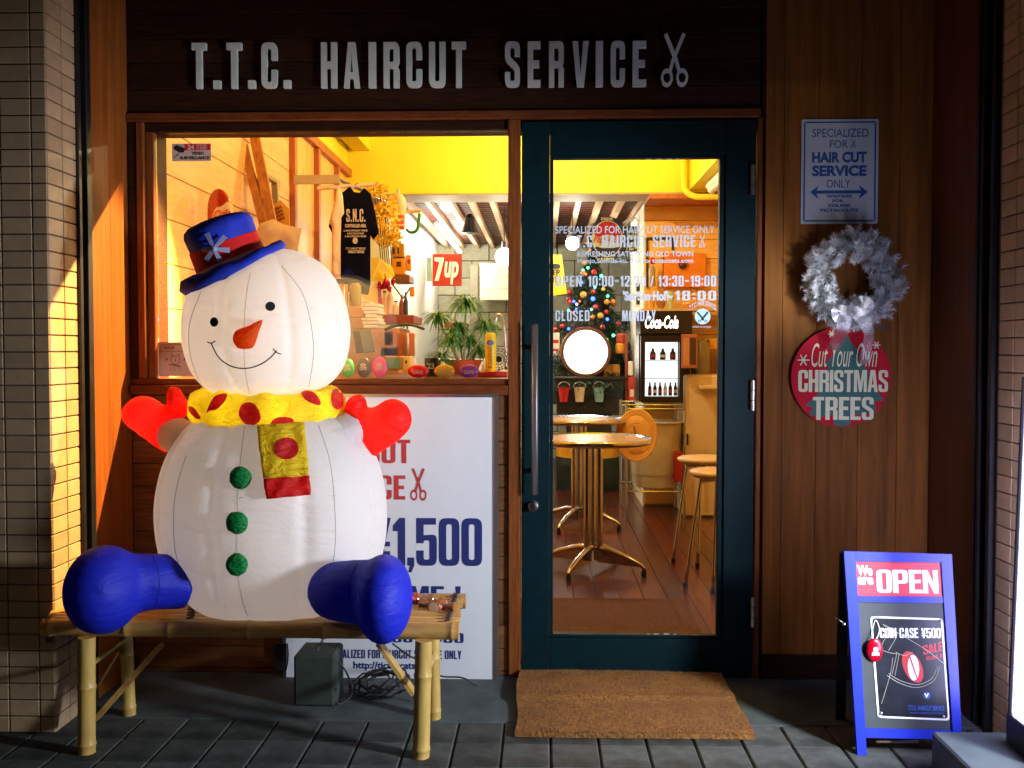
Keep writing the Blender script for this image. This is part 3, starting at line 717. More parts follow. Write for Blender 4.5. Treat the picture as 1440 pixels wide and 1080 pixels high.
def ribbon(name, pts, wd_, m, parent, drop=None, tw_=0):
    pts = curve(pts, 6); q = MB(); n = len(pts)
    for i, p in enumerate(pts):
        d = (pts[min(i+1, n-1)]-pts[max(i-1, 0)]).normalized(); s_ = d.cross(Vector((0, -1, 0))).normalized()
        s_ = (Matrix.Rotation(tw_*i/n, 3, d) @ s_); w_ = wd_*(1 if not callable(drop) else drop(i/(n-1)))
        q.v += [p-s_*w_/2, p+s_*w_/2+Vector((0, -.004*math.sin(i*1.3), 0))]
        if i: k = len(q.v); q.f.append((k-4, k-3, k-1, k-2))
    return q.build(name, m, parent, smooth='all')
pp = lambda x, y, Y: P(x, y, Y)
ribbon('ribbon_tail', [pp(1190, 440, -.16), pp(1184, 465, -.13), pp(1172, 492, -.06)], .048, m_sheer, WR)
ribbon('ribbon_tail', [pp(1205, 440, -.16), pp(1222, 468, -.13), pp(1214, 512, -.06)], .042, m_sheer, WR, lambda t: 1.1-.4*t)
ribbon('ribbon_tail', [pp(1205, 440, -.15), pp(1228, 458, -.13), pp(1252, 461, -.09)], .04, m_sheer, WR, lambda t: 1.0-.5*t)
ribbon('bow_loop', [pp(1196, 440, -.16), pp(1180, 448, -.18), pp(1177, 436, -.19), pp(1198, 438, -.17)], .035, m_sheer, WR)
ribbon('bow_loop', [pp(1196, 440, -.16), pp(1210, 424, -.19), pp(1222, 430, -.18), pp(1198, 442, -.17)], .04, m_sheer, WR)

# ---------------------------------------------------------------- bamboo bench
m_bam = mat('pale_bamboo', (.56, .37, .10), .38, var=.2, scale=7, stretch=(7, 7, 1.2), bump=.06)
m_bams = mat('tan_bamboo', (.54, .30, .085), .35, var=.3, scale=7, stretch=(1.2, 7, 7), bump=.08, rand=.2)
m_lash = mat('black_cord', (.015, .01, .01), .6)
BN = T('bamboo_bench', 'low bamboo slat bench with thick pale legs carrying the inflatable snowman', 'bench', (-.9, -.55, 0))
BZ = .378; BF = -.735; BK = -.375
bx0, bx1 = P(61, 892, BF).x, P(645, 892, BF).x
bx1b = P(655, 838, BK).x; bx0b = P(100, 855, BK).x
def pole(a, b, r, nodes, seg=14, amp=.09, jit=0):
    a = Vector(a); b = Vector(b); pts = []; rs = []; L_ = (b-a).length
    ts = [(0, 1), (1, 1)]
    for t in nodes:
        e = .006/L_; ts += [(t-4*e, 1-.02), (t-e, 1+.01), (t-.4*e, 1+amp), (t+.4*e, 1+amp), (t+e, 1.0), (t+5*e, .985)]
    ts.sort()
    for t, k in ts:
        if 0 <= t <= 1: pts.append(a+(b-a)*t); rs.append(r*k)
    return MB().tube(pts, rs, seg)
pole((bx0, BF, BZ), (bx1, BF, BZ), .0265, [.02, .205, .31, .5, .68, .83, .985], 16).build('seat_pole', m_bams, BN, smooth=True)
pole((bx0b, BK, BZ), (bx1b, BK, BZ), .0255, [.08, .3, .55, .8], 16).build('seat_pole', m_bams, BN, smooth=True)
ns = 9
for i in range(ns):
    t = (i+.5)/ns; y = BF+.03+(BK-BF-.055)*t
    a = bx0+(bx0b-bx0)*t+random.uniform(-.006, .012); b = bx1+(bx1b-bx1)*t-random.uniform(.0, .02)
    nodes = sorted(random.uniform(.04, .96) for _ in range(4))
    q = pole((a, y, 0), (b, y, 0), .0185, nodes, 10, .07)
    q.v = [Vector((v.x, v.y, BZ+.012+v.z*.55+random.uniform(-.0003, .0003))) for v in q.v]
    q.build('seat_slat', m_bams, BN, smooth=True)
for xf, xb_ in ((P(104, 868, BF).x, P(122, 858, BK).x), (P(262, 880, BF).x, P(272, 850, BK).x), (P(628, 880, BF).x, P(641, 838, BK).x)):
    q = MB()
    for i in range(10):
        t0 = i/10; t1 = (i+1)/10; ya = BF+.02+(BK-BF-.02)*t0; yb = BF+.02+(BK-BF-.02)*t1
        xa_ = xf+(xb_-xf)*t0; s_ = .007 if i % 2 else -.007
        q.tube([(xa_-s_, ya, BZ+.0275), (xa_+s_, (ya+yb)/2, BZ+.022), (xa_-s_, yb, BZ+.0275)], .0028, 5)
        q.tube([(xa_+s_, ya, BZ+.0265), (xa_-s_, (ya+yb)/2, BZ+.024), (xa_+s_, yb, BZ+.0265)], .0026, 5)
    q.build('lashing', m_lash, BN)
LF = [PZ(122, 1058), PZ(182, 1005), PZ(592, 1064), PZ(611, 1010)]
tops = [Vector((P(122, 910, LF[0].y).x, LF[0].y, BZ-.02)), Vector((P(176, 905, LF[1].y).x, LF[1].y, BZ-.02)), Vector((P(596, 905, LF[2].y).x, LF[2].y, BZ-.02)), Vector((P(609, 905, LF[3].y).x, LF[3].y, BZ-.02))]
for i, (f_, t_) in enumerate(zip(LF, tops)):
    pole((f_.x, f_.y, 0.0), t_, (.0262, .0215, .0262, .0215)[i], [.075, .57] if i != 2 else [.07, .70], 16, .075).build('leg', m_bam, BN, smooth=True)
q = MB(); a = P(134, 1012, -.68); b = P(226, 908, -.68); q.beam(a, b, .014, .045, (0, 1, 0)); q.build('brace', m_bams, BN)
q = MB(); a = P(582, 975, -.64); b = P(532, 903, -.64); q.beam(a, b, .012, .046, (0, 1, 0)); q.build('brace', m_bam, BN)
q = MB(); q.tube([LF[0]+Vector((0, 0, .26)), LF[1]+Vector((0, 0, .265))], .008); q.build('rung', m_bam, BN, smooth=True)
q = MB(); q.tube([LF[2]+Vector((0, 0, .22)), LF[3]+Vector((0, 0, .22))], .011); q.build('rung', m_bam, BN, smooth=True)
q = MB(); q.tube([P(134, 970, -.66), P(170, 911, -.45)], .005); q.build('rung', m_bam, BN, smooth=True)

# kendama toys on the bench
m_kw = mat('varnished_wood', (.34, .13, .035), .3, var=.2, scale=20, coat=.4); m_kr = mat('red_lacquer', (.5, .01, .02), .15, coat=.8); m_dk = mat('cup_inside', (.80, .60, .35), .5)
def kendama(label, c, rz, ball=None, dark=False):
    t = T('kendama', label, 'wooden toy', c, 'kendama toys at the right end of the bench')
    M = Matrix.Translation(c) @ Matrix.Rotation(rz, 4, 'Z')
    MX = M @ Matrix.Rotation(R(90), 4, 'Y')
    q = MB(); q.lathe([(.004, -.033), (.021, -.034), (.024, -.030), (.020, -.02), (.011, -.008), (.010, .008), (.017, .02), (.020, .029), (.018, .033), (.004, .032)], 20, MX); q.build('cross_cups', m_kw, t, smooth=True)
    q = MB(); q.lathe([(.0185, -.0345), (.014, -.0352)], 16, MX); q.build('cup_inside', m_dk, t)
    q = MB(); q.lathe([(.0235, -.026), (.0245, -.024), (.022, -.020)], 20, MX); q.build('red_ring', m_kr, t)
    MY = M @ Matrix.Rotation(R(90), 4, 'X')
    q = MB(); q.lathe([(.003, -.075), (.007, -.05), (.009, -.02), (.010, 0), (.009, .03), (.013, .045), (.017, .055), (.016, .06), (.003, .058)], 16, MY); q.build('handle', m_kw, t, smooth=True)
    if ball: q = MB(); q.ell(Vector(c)+Vector(ball), .023, 20, 12); q.build('ball', m_kr, t, smooth='all')
kendama('wooden kendama lying across the bench beside its red ball', P(596, 843, -.47)*1.0, R(5), (-.046, -.01, .006))
kendama('wooden kendama with a red ringed cup turned towards the street', P(617, 851, -.56), R(68))

# ---------------------------------------------------------------- under the bench
BW = T('anchor_block', 'square concrete anchor block with a steel hook under the bench', 'block', (P(440, 960, -.3).x, -.3, 0))
q = MB(); a = P(413, 985, -.36); b = P(470, 922, -.36); q.bb((a.x, -.36, 0), (b.x, -.20, b.z), bev=.008); q.build('block', mat('mossy_concrete', (.03, .042, .034), .9, var=.3, scale=12, bump=.4), BW)
q = MB(); c = P(447, 922, -.3); q.tube(curve([c, c+Vector((0, 0, .035)), c+Vector((.012, 0, .045)), c+Vector((.016, 0, .06)), c+Vector((0, 0, .075)), c+Vector((-.014, 0, .062))]), .004); q.build('hook', m_steel, BW, smooth=True)
m_cable = mat('black_cable', (.012, .013, .015), .4)
CC = T('cable_coil', 'tangled coil of black cable lying beside the concrete block', 'cable', P(530, 968, -.25))
q = MB(); rg = random.Random(5); cc = P(532, 965, -.27)
for k in range(9):
    r_ = rg.uniform(.045, .092); o = Vector((rg.uniform(-.025, .025), rg.uniform(-.01, .03), rg.uniform(-.012, .018)))
    q.tube([cc+o+Vector((math.cos(a*.42)*r_*1.15, math.sin(a*.42)*r_*.5+.01, math.sin(a*.42+.5)*r_*.42+.006*math.sin(3*a))) for a in range(16)], .0034, 6)
q.v = [Vector((v.x, v.y, max(v.z, .004))) for v in q.v]
q.build('loops', m_cable, CC, smooth='all')
q = MB(); q.tube(curve([P(470, 925, -.3), P(487, 945, -.3), P(495, 975, -.3), P(478, 990, -.33), P(470, 982, -.34), P(473, 968, -.34)]), .0035, 6); q.build('loose_end', m_cable, CC, smooth='all'); q = MB(); q.tube(curve([P(560, 975, -.28), P(578, 968, -.3), P(584, 985, -.31)]), .0035, 6); q.build('loose_end', m_cable, CC, smooth='all')
q = MB(); q.tube(curve([P(552, 905, -.3), P(572, 920, -.26), P(590, 930, -.2), P(618, 950, -.15), P(650, 953, -.13), P(675, 965, -.12), P(700, 967, -.10), P(727, 966, -.06)]), .0035, 6)
tag(q.build('power_cable', m_cable, smooth='all'), 'thin black cable running past the poster corner towards the doormat', 'cable')
HC = T('cord_bundle', 'bundle of dark cord hanging from the underside of the bench', 'cord', P(394, 915, -.45))
q = MB()
for k in range(6):
    x = 388+k*2.6; q.tube(curve([P(x, 905, -.42), P(x-3, 925, -.42), P(x, 944, -.42), P(x+4, 925, -.42), P(x+3, 905, -.42)]), .003, 5)
q.build('cord_loops', m_lash, HC, smooth='all')

# ---------------------------------------------------------------- doormat
DM = T('doormat', 'brown coir doormat with a pale crease in front of the teal door', 'doormat', (P(890, 1000, -.3).x, -.3, 0))
def matz(y):                       # draped over the slab, a crease across it
    t = (y+.50)/.50
    return .016+.018*max(0, min(1, (y+.33)/.1))
cor = [PZ(724, 1030, .012), PZ(1062, 1037, .012)]
mx0, mx1 = cor[0].x, cor[1].x; my0 = PZ(890, 1034, .012).y; my1 = -.035
q = MB(); nx, ny = 40, 22
def mp_(u, v):
    y = my0+(my1-my0)*v; x = mx0+(mx1-mx0)*u+.006*math.sin(v*7)+.02*max(0, v-.6)*(1 if u > .5 else 0)*-2*(u-.5)
    cr = .010*math.exp(-((v-.56)/.045)**2)
    return Vector((x, y+.008*math.sin(u*5)*(v-.3), .018+.014*max(0, min(1, (v-.5)/.15))+cr+.0015*noise.noise(Vector((x*9, y*9, 0)))))
top = [[mp_(i/nx, j/ny) for i in range(nx+1)] for j in range(ny+1)]
vs = [p for r_ in top for p in r_]; W_ = nx+1
fs = [(j*W_+i, j*W_+i+1, (j+1)*W_+i+1, (j+1)*W_+i) for j in range(ny) for i in range(nx)]
n0 = len(vs); vs += [Vector((p.x, p.y, .002)) for p in vs]
fs += [tuple(i+n0 for i in f[::-1]) for f in fs]
for j in range(ny): fs += [(j*W_, (j+1)*W_, (j+1)*W_+n0, j*W_+n0), (j*W_+nx, j*W_+nx+n0, (j+1)*W_+nx+n0, (j+1)*W_+nx)]
for i in range(nx): fs += [(i, i+n0, i+1+n0, i+1), (ny*W_+i, ny*W_+i+1, ny*W_+i+1+n0, ny*W_+i+n0)]
q.add(vs, fs); q.build('mat_body', m_coir, DM)
q = MB(); rg = random.Random(11)
for _ in range(26000):
    u, v = rg.random(), rg.random()
    if rg.random() < .06: v = rg.choice((rg.uniform(0, .012), rg.uniform(.54, .58)))
    p = mp_(u, v); d = Vector((rg.uniform(-1, 1), rg.uniform(-1, 1), rg.uniform(.7, 2.2))).normalized()*rg.uniform(.004, .0085)
    s_ = Vector((rg.uniform(-1, 1), rg.uniform(-1, 1), 0)).normalized()*.0006
    i = len(q.v); q.v += [p-s_, p+s_, p+d]; q.f.append((i, i+1, i+2))
q.build('fibres', mat('coir_fibre', (.26, .12, .030), .9, var=.6, scale=25, wear=((.15, .06, .02), 9, .52)), DM, kind='stuff')

# ---------------------------------------------------------------- snowman
YS = -.53
m_snow = fabric('white_nylon', (.80, .80, .80), .42, .26, 7)
m_sred = fabric('red_nylon', (.80, .012, .006), .55, .4, 12); m_sblue = fabric('blue_nylon', (.008, .022, .66), .25, .32, 7)
m_syel = fabric('yellow_nylon', (1, .76, .015), .45, .8, 14); m_sgreen = fabric('green_nylon', (.0, .30, .06), .3, .5, 30); m_sora = fabric('orange_nylon', (1, .20, .01), .7, .4, 20)
m_sdot = fabric('dark_red_nylon', (.70, .010, .012), .35, .5, 16)
m_seam = mat('seam_thread', (.42, .38, .36), .8); m_ink = mat('black_ink', (.01, .01, .01), .5)
m_band = mat('red_velvet', (.80, .006, .008), .8, var=.15, scale=30); m_hatb = mat('blue_velvet', (.010, .030, .52), .75, var=.4, scale=14, bump=.4)
SN = T('inflatable_snowman', 'big white inflatable snowman in a blue top hat, yellow scarf and red mittens', 'snowman', P(384, 862, YS))
s0 = px2m(YS)
def gore(ph, dep=.03, wid=.10, n=8):
    def f(t, v):
        rip = .008*math.sin(v*150+4*math.sin(t*5)+9*noise.noise(Vector((t*2, v*5, 1))))*math.exp(-abs(((t-ph+math.pi/n) % (2*math.pi/n))-math.pi/n)/.09)*max(0, noise.noise(Vector((t*1.3, v*7, 5)))+.35)*(1 if .08 < v < .95 else 0)
        a = ((t-ph+math.pi/n) % (2*math.pi/n))-math.pi/n
        return 1-dep*math.exp(-(a/wid)**2)*math.sin(math.pi*max(.02, min(.98, v)))**.5+.006*math.cos(n*(t-ph))*-1+rip
    return f
# body: profile measured in pixels from its base, turned into metres
bc = P(383, 720, YS)
bprof = [(2, 868), (60, 867), (92, 860), (118, 845), (138, 822), (151, 795), (159, 762), (162, 725), (160, 692), (153, 660), (141, 630), (124, 604), (105, 586), (80, 575), (40, 568), (2, 566)]
pr = [(r*s0, (720-y)*s0) for r, y in bprof]
def dens(pr, n=4):
    out = []
    for i in range(len(pr)-1):
        p0, p1, p2, p3 = (Vector(pr[max(0, min(len(pr)-1, i+k-1))]) for k in range(4))
        for k in range(n):
            t = k/n; v = .5*((2*p1)+(p2-p0)*t+(2*p0-5*p1+4*p2-p3)*t*t+(3*p1-p0-3*p2+p3)*t**3); out.append((max(.001, v.x), v.y))
    out.append(pr[-1]); return out
phb = math.atan2(-1, -.30)
body = MB(); body.lathe(dens(pr, 12), 256, Matrix.Translation(bc) @ Matrix.Diagonal((1, .82, 1, 1)), rad=gore(phb, .032, .06))
body.v = [v+(v-bc).normalized()*.004*noise.noise(Vector(v)*6) for v in body.v]
body.build('body', m_snow, SN, smooth='all')
tb = bvh(body)
# head, leaning a little with its hat
hc = P(375, 466, YS); hz_ = [(2, -92), (40, -91), (70, -86), (92, -72), (108, -48), (116, -15), (116, 12), (110, 45), (96, 76), (74, 98), (44, 112), (2, 118)]
prh = [(r*s0, z*s0) for r, z in hz_]
phh = math.atan2(-1, -.27)
head = MB(); head.lathe(dens(prh, 14), 256, Matrix.Translation(hc) @ Matrix.Rotation(R(-4), 4, 'Y') @ Matrix.Diagonal((1, .92, 1, 1)), rad=gore(phh, .032, .06))
head.build('head', m_snow, SN, smooth='all')
th = bvh(head)
def seam(tree, pts, m=m_seam, r=.0009, off=.0006, name='seam', mb=None):
    c = curve([(x, y, 0) for x, y in pts], 6); run = []; q = mb or MB()
    for p in c:
        h = hit(tree, p.x, p.y, off)
        if h is not None: run.append(h)
    q.tube(run, r, 6)
    if mb is None: q.build(name, m, SN, smooth='all')
seam(tb, [(344, 600), (338, 650), (334, 720), (334, 790), (340, 840), (348, 866)])
seam(tb, [(448, 598), (464, 650), (471, 720), (470, 780), (456, 830)])
seam(tb, [(262, 640), (246, 700), (246, 770), (262, 825)])
seam(th, [(352, 384), (346, 420), (343, 470), (345, 520), (351, 553)]); seam(th, [(396, 374), (424, 410), (436, 450), (441, 495), (434, 545)]); seam(th, [(283, 410), (267, 455), (268, 500), (284, 545)])
# small puckers beside the seams
q = MB(); rg = random.Random(2)
for (tree, xs_, y0_, y1_) in ((tb, 467, 610, 800), (tb, 336, 680, 760), (th, 437, 420, 540)):
    for k in range(12):
        y = rg.uniform(y0_, y1_); sgn = rg.choice((-1, 1)); x = xs_+rg.uniform(-1, 1)
        L_ = rg.uniform(5, 14); pts = [hit(tree, x+sgn*L_*t, y+rg.uniform(-1, 1)*t*3-L_*.3*t, .0001) for t in (0, .5, 1)]
        if None not in pts: q.tube(pts, [.0007, .0005, .0002], 4)
q.build('pucker_folds', m_snow, SN, smooth='all', kind='stuff')
# face
for (x, y, a, b) in ((380, 431, 7, 6.6), (301.5, 453, 5.6, 6.8)):
    q = MB(); patch(q, th, circ(x, y, a, b, 20), .0022); q.build('eye', m_ink, SN)
q = MB(); seam(th, [(297, 482), (306, 500), (318, 511), (333, 517), (350, 517.5), (367, 512), (380, 503), (389, 493)], r=.0020, off=.001, mb=q)
seam(th, [(292, 481), (297, 482.5), (303, 479.5)], r=.0018, off=.001, mb=q); seam(th, [(384, 490), (388, 495), (395, 498)], r=.0018, off=.001, mb=q); q.build('smile', m_ink, SN, smooth='all')
hn = hit(th, 345, 475, 0)
q = MB(); pxpillow(q, crom([(327.5, 478), (330, 467), (338, 462), (350, 458), (369, 449.5), (364, 467), (357, 487), (346, 491), (334, 489)], 3), hn.y-.012, .055, .006); q.build('nose', m_sora, SN, smooth='all')
for (x, y) in ((338, 672), (333, 735), (333, 794)):
    h = hit(tb, x, y, 0); q = MB(); rg = random.Random(x+y)
    ol = [(x+(16+rg.uniform(-.9, .9))*math.cos(a*math.pi/9), y+(16+rg.uniform(-.9, .9))*math.sin(a*math.pi/9)) for a in range(18)]
    pxpillow(q, ol, h.y-.006, .036, .006, wr=.003, seed=x); q.build('button', m_sgreen, SN, smooth='all')
# scarf ring
scc = P(376, 571, YS); scf = MB(); nA, nB = 96, 16
for i in range(nA):
    a = 2*math.pi*i/nA; f_ = -math.sin(a)     # f_ = +1 at the front
    rx, ry = 90*s0, 74*s0
    mn = (.052+.004*math.sin(a*9+1)+.003*math.sin(a*17)); zc = -.012*f_
    for j in range(nB):
        b = 2*math.pi*j/nB; fold = 1+.05*math.sin(b*5+a*3)
        scf.v.append(scc+Vector((math.cos(a)*(rx+mn*.85*math.cos(b)*fold), math.sin(a)*(ry+mn*.9*math.cos(b)*fold), zc+mn*1.12*math.sin(b)*fold)))
for i in range(nA):
    for j in range(nB):
        scf.f.append((i*nB+j, i*nB+(j+1) % nB, ((i+1) % nA)*nB+(j+1) % nB, ((i+1) % nA)*nB+j))
scf.build('scarf', m_syel, SN, smooth='all'); tsf = bvh(scf)
for ol in ([(291, 580), (300, 560), (313, 554), (320, 556), (316, 566), (305, 576), (296, 577)], [(336, 583), (340, 570), (352, 566), (362, 573), (367, 588), (358, 597), (345, 595)],
           [(379, 599), (384, 590), (396, 586), (410, 588), (413, 594), (404, 600), (388, 601)], [(424, 553), (432, 550), (443, 554), (450, 565), (448, 570), (435, 566), (426, 559)],
           [(465, 560), (468, 549), (478, 548), (482, 557), (481, 570), (474, 576), (467, 571)], [(266, 572), (272, 572), (279, 580), (283, 588), (276, 588), (268, 580)]):
    q = MB(); patch(q, tsf, crom(ol, 3), .0025, 2.5); q.build('scarf_dot', m_sdot, SN, smooth='all')
# hanging scarf end
def scarf_end(name, quad, m, off, n=14):
    q = MB(); (a, b, c, d) = (Vector(p) for p in quad)          # top-left, top-right, bottom-right, bottom-left
    vs = []
    for j in range(n+1):
        for i in range(n+1):
            u, v = i/n, j/n; p = (a*(1-u)+b*u)*(1-v)+(d*(1-u)+c*u)*v
            h = hit(tb, p.x, p.y, 0)
            w_ = .006*noise.noise(Vector((u*4+1, v*6, 3)))+.003*math.sin(u*14+v*5)
            vs.append(h+Vector((0, -(off+w_), 0)))
    W1 = n+1; fs = [(j*W1+i, j*W1+i+1, (j+1)*W1+i+1, (j+1)*W1+i) for j in range(n) for i in range(n)]; k = len(vs)
    vs += [p+Vector((0, .004, 0)) for p in vs]; fs += [tuple(i+k for i in f[::-1]) for f in fs]
    for i in range(n):
        fs += [(i, i+1, i+1+k, i+k), (n*W1+i, n*W1+i+k, n*W1+i+1+k, n*W1+i+1), (i*W1, i*W1+k, (i+1)*W1+k, (i+1)*W1), (i*W1+n, (i+1)*W1+n, (i+1)*W1+n+k, i*W1+n+k)]
    q.add(vs, fs); q.build(name, m, SN, smooth='all'); return q
se = scarf_end('scarf_end', [(365, 597), (431, 592), (437, 668), (373, 671)], m_syel, .028)
scarf_end('scarf_hem', [(374, 671.5), (438, 667), (440, 694), (378, 700)], m_sred, .028)
q = MB(); patch(q, bvh(se), circ(403, 631, 17, 15.5, 22), .0025, 3); q.build('scarf_dot', m_sdot, SN, smooth='all')
# mittens and sleeves
ol = [(252, 598), (259, 588), (266, 578), (265, 568), (258, 555), (252, 546), (241, 543.5), (236, 551), (235, 567), (229, 569), (215, 560), (200, 557), (184, 562), (174, 574), (173, 588), (183, 601), (206, 618), (232, 636), (238, 625)]
q = MB(); pxpillow(q, crom(ol, 3), -.50, .13, .010, wr=.004); q.build('mitten', m_sred, SN, smooth='all')
ol = [(476, 587), (484, 573), (490, 561), (498, 556), (508, 555), (515, 563), (517, 572), (527, 572), (542, 563), (557, 561), (572, 570), (579, 587), (575, 604), (557, 622), (538, 634), (525, 642), (513, 630), (502, 616), (488, 600)]
q = MB(); pxpillow(q, crom(ol, 3), -.52, .13, .010, wr=.004); q.build('mitten', m_sred, SN, smooth='all')
q = MB(); q.tube(curve([P(450, 640, -.55), P(478, 612, -.56), P(500, 600, -.53)]), [.075]*7+[.06]*5+[.05], 20); q.build('sleeve', m_snow, SN, smooth='all')
q = MB(); q.tube(curve([P(290, 640, -.55), P(264, 620, -.55), P(243, 610, -.51)]), [.06]*13, 20); q.build('sleeve', m_snow, SN, smooth='all')
# boots
k_ = px2m(-.85)
def boot(fc, frx, frz, pts, rads, label=None):
    q = MB(); c = P(fc[0], fc[1], -.86); q.ell(c, (frx*k_, .135, frz*k_), 28, 18)
    q.tube(curve([P(x, y, Y) for x, y, Y in pts], 4), [r*k_ for r in rads], 24)
    return q
q = boot((146, 829), 53, 64, [(152, 822, -.84), (180, 821, -.80), (215, 818, -.76), (262, 818, -.70)], [46]*5+[44, 43, 42, 42, 41, 41, 41, 42])
q = blob('boot', None, None, q, .011, 14); q.build('boot', m_sblue, SN, smooth='all'); tbt = bvh(q)
m_bs = mat('blue_thread', (.004, .006, .10), .8)
for sp in ([(214, 781), (222, 800), (224, 825), (219, 850), (212, 868)],): seam(tbt, sp, m_bs, .0009, .0003, 'boot_seam')
q = boot((540, 842), 41, 64, [(540, 835, -.86), (520, 832, -.83), (495, 832, -.80), (462, 830, -.72)], [46]*5+[46, 46, 46, 46, 45, 44, 43, 40])
q = blob('boot', None, None, q, .011, 14); q.build('boot', m_sblue, SN, smooth='all'); tbt = bvh(q)
for sp in ([(505, 786), (494, 810), (490, 835), (496, 862), (508, 884)],): seam(tbt, sp, m_bs, .0009, .0003, 'boot_seam')
# hat
HT = T('top_hat', 'blue velvet top hat with a red band and sheer bow on the snowman', 'hat', P(328, 380, YS-.04))
HM = Matrix.Translation(P(330, 381, YS-.03)) @ Matrix.Rotation(R(-19), 4, 'Y') @ Matrix.Rotation(R(10), 4, 'X')
hs = s0
HR = lambda r, z: (r*hs, z*hs)
# brim: puffed disc with a crease, turned up at the right
br = MB(); br.lathe([HR(30, -8), HR(60, -12), HR(74, -9), HR(80, 0), HR(75, 9), HR(62, 12), HR(48, 10), HR(30, 8)], 56)
br.v = [Vector((v.x, v.y, v.z+.10*v.x*v.x/.17*(1.3 if v.x > 0 else .0)+.0035*math.sin(7*math.atan2(v.y, v.x))+.003*noise.noise(v*20))) for v in br.v]
br.v = [HM @ v for v in br.v]; br.build('brim', m_hatb, HT, smooth='all')
HF = Matrix.Diagonal((1, .95, 1, 1))
q = MB(); q.lathe([HR(50, 5), HR(50.5, 8), HR(49.3, 40), HR(48.8, 42)], 56, HM @ HF); q.build('hat_band', m_band, HT, smooth=True); tband = bvh(q)
q = MB(); q.lathe([HR(47, 37), HR(48, 42), HR(48.5, 50), HR(49, 62), HR(46, 69), HR(38, 74), HR(20, 77), HR(1, 77.5)], 56, HM @ HF, rad=lambda t, v: 1+.012*math.sin(5*t)+.008*math.sin(11*t)); q.build('crown', m_hatb, HT, smooth='all')
m_bow = fabric('bow_sheer', (.50, .56, .85), .3, .1)
bcn = P(301, 350, -.87); fr = MB()
bow = [((301, 350), (291, 328)), ((301, 350), (317, 332)), ((301, 350), (284, 350)), ((301, 350), (323, 352)), ((301, 350), (290, 366)), ((301, 350), (310, 367))]
hb = hit(tband, 301, 352, .01); yb_ = hb.y-.004 if hb is not None else -.7
for i, (a, b) in enumerate(bow):
    A = P(a[0], a[1], yb_-.006-.001*i); B = P(b[0], b[1], yb_+.002*(i % 2)); d = (B-A).normalized(); s_ = d.cross(Vector((0, -1, 0))).normalized()*.0085
    q = MB(); q.add([A-s_*.5, A+s_*.5, B+s_, B-s_], [(0, 1, 2, 3)]); q.add([A-s_*.5+Vector((0, -.003, 0)), A+s_*.5+Vector((0, -.003, 0)), B+s_, B-s_], [(0, 1, 2, 3)]); q.build('bow_loop', m_bow, HT)
q = MB(); q.ell(P(301, 350, yb_-.012), .008, 10, 8); q.build('bow_knot', m_bow, HT, smooth='all')
# little lamps inside the snowman, as these inflatables have; the scarf ones are added
def plight(name, loc, e, col, r=.05, parent=None):
    d = bpy.data.lights.new(name, 'POINT'); d.energy = e; d.color = col; d.shadow_soft_size = r
    o = bpy.data.objects.new(name, d); COL.objects.link(o); o.location = Vector(loc)-(parent_world(parent) if parent else Vector())
    if parent: o.parent = parent
    return o
plight('inner_light', bc+Vector((.02, 0, -.02)), 1.6, (1, .93, .92), .06, SN)
plight('inner_light', hc+Vector((.02, .0, -.02)), 1.35, (1, .90, .80), .05, SN)
plight('inner_light', P(530, 595, -.52), .55, (1, .85, .8), .02, SN)
plight('inner_light', P(212, 590, -.50), .55, (1, .85, .8), .02, SN)
for a in (-150, -110, -70, -30): plight('inner_light', scc+Vector((math.cos(R(a))*90*s0, math.sin(R(a))*74*s0, -.01)), .12, (1, .88, .7), .012, SN)  # added point lights that make the scarf glow

# ---------------------------------------------------------------- sandwich board
m_bf = mat('bright_blue_paint', (.012, .03, .50), .35, var=.12, scale=20, bump=.04); m_cb = mat('chalkboard', (.030, .040, .044), .55, var=.15, scale=9)
AB = T('sandwich_board', 'blue framed sandwich board with a red open banner and a coin case poster', 'sandwich board', (1.05, -.68, 0))
A0 = PZ(1211, 1062); ztop = P(1187, 775, -.57).z
tl, tr = P(1187, 775, -.57), P(1339, 779, -.585); bl, br_ = Vector((A0.x, A0.y, 0)), None
UU = (tr-tl); UU.z = 0; wtop = UU.length
UX = UU.normalized()
bl = Vector((P(1204, 1062, A0.y).x, A0.y, 0)); 
def AF(px, py):                    # point of the board's front plane seen at this place of the photo
    n_ = UX.cross(tl-bl).normalized(); d = ray(px, py); t = (bl-CAM_POS).dot(n_)/d.dot(n_); return CAM_POS+d*t
NA = UX.cross((tl-bl)).normalized()
if NA.y > 0: NA = -NA
def aquad(pts, lift, th_, name, m, parent=AB, bev=0):
    c = [AF(*p)+NA*lift for p in pts]; b_ = [p-NA*th_ for p in c]; n = len(c)
    q = MB(); q.add(c+b_, [tuple(range(n)), tuple(range(n, 2*n))[::-1]]+[(i, (i+1) % n, (i+1) % n+n, i+n) for i in range(n)])
    return q.build(name, m, parent)
aquad([(1187, 775), (1203, 775.5), (1219, 1062), (1206, 1062)], 0, .02, 'post', m_bf)
aquad([(1323, 779), (1338.5, 779.5), (1354, 1056), (1342, 1056)], 0, .02, 'post', m_bf)
aquad([(1203.2, 775.5), (1322.8, 779), (1323.6, 791), (1204, 789.5)], 0, .018, 'rail', m_bf)
aquad([(1206.8, 838), (1326.2, 839.5), (1326.8, 848), (1207.3, 846.5)], -.001, .016, 'rail', m_bf)
aquad([(1217, 1024), (1337.5, 1027), (1338.5, 1040), (1218, 1037.5)], 0, .018, 'rail', m_bf)
bn = aquad([(1204, 789.7), (1323.4, 791.2), (1325.9, 839.3), (1206.5, 837.8)], -.006, .008, 'banner', mat('banner_red', (.62, .03, .06), .4, var=.05))
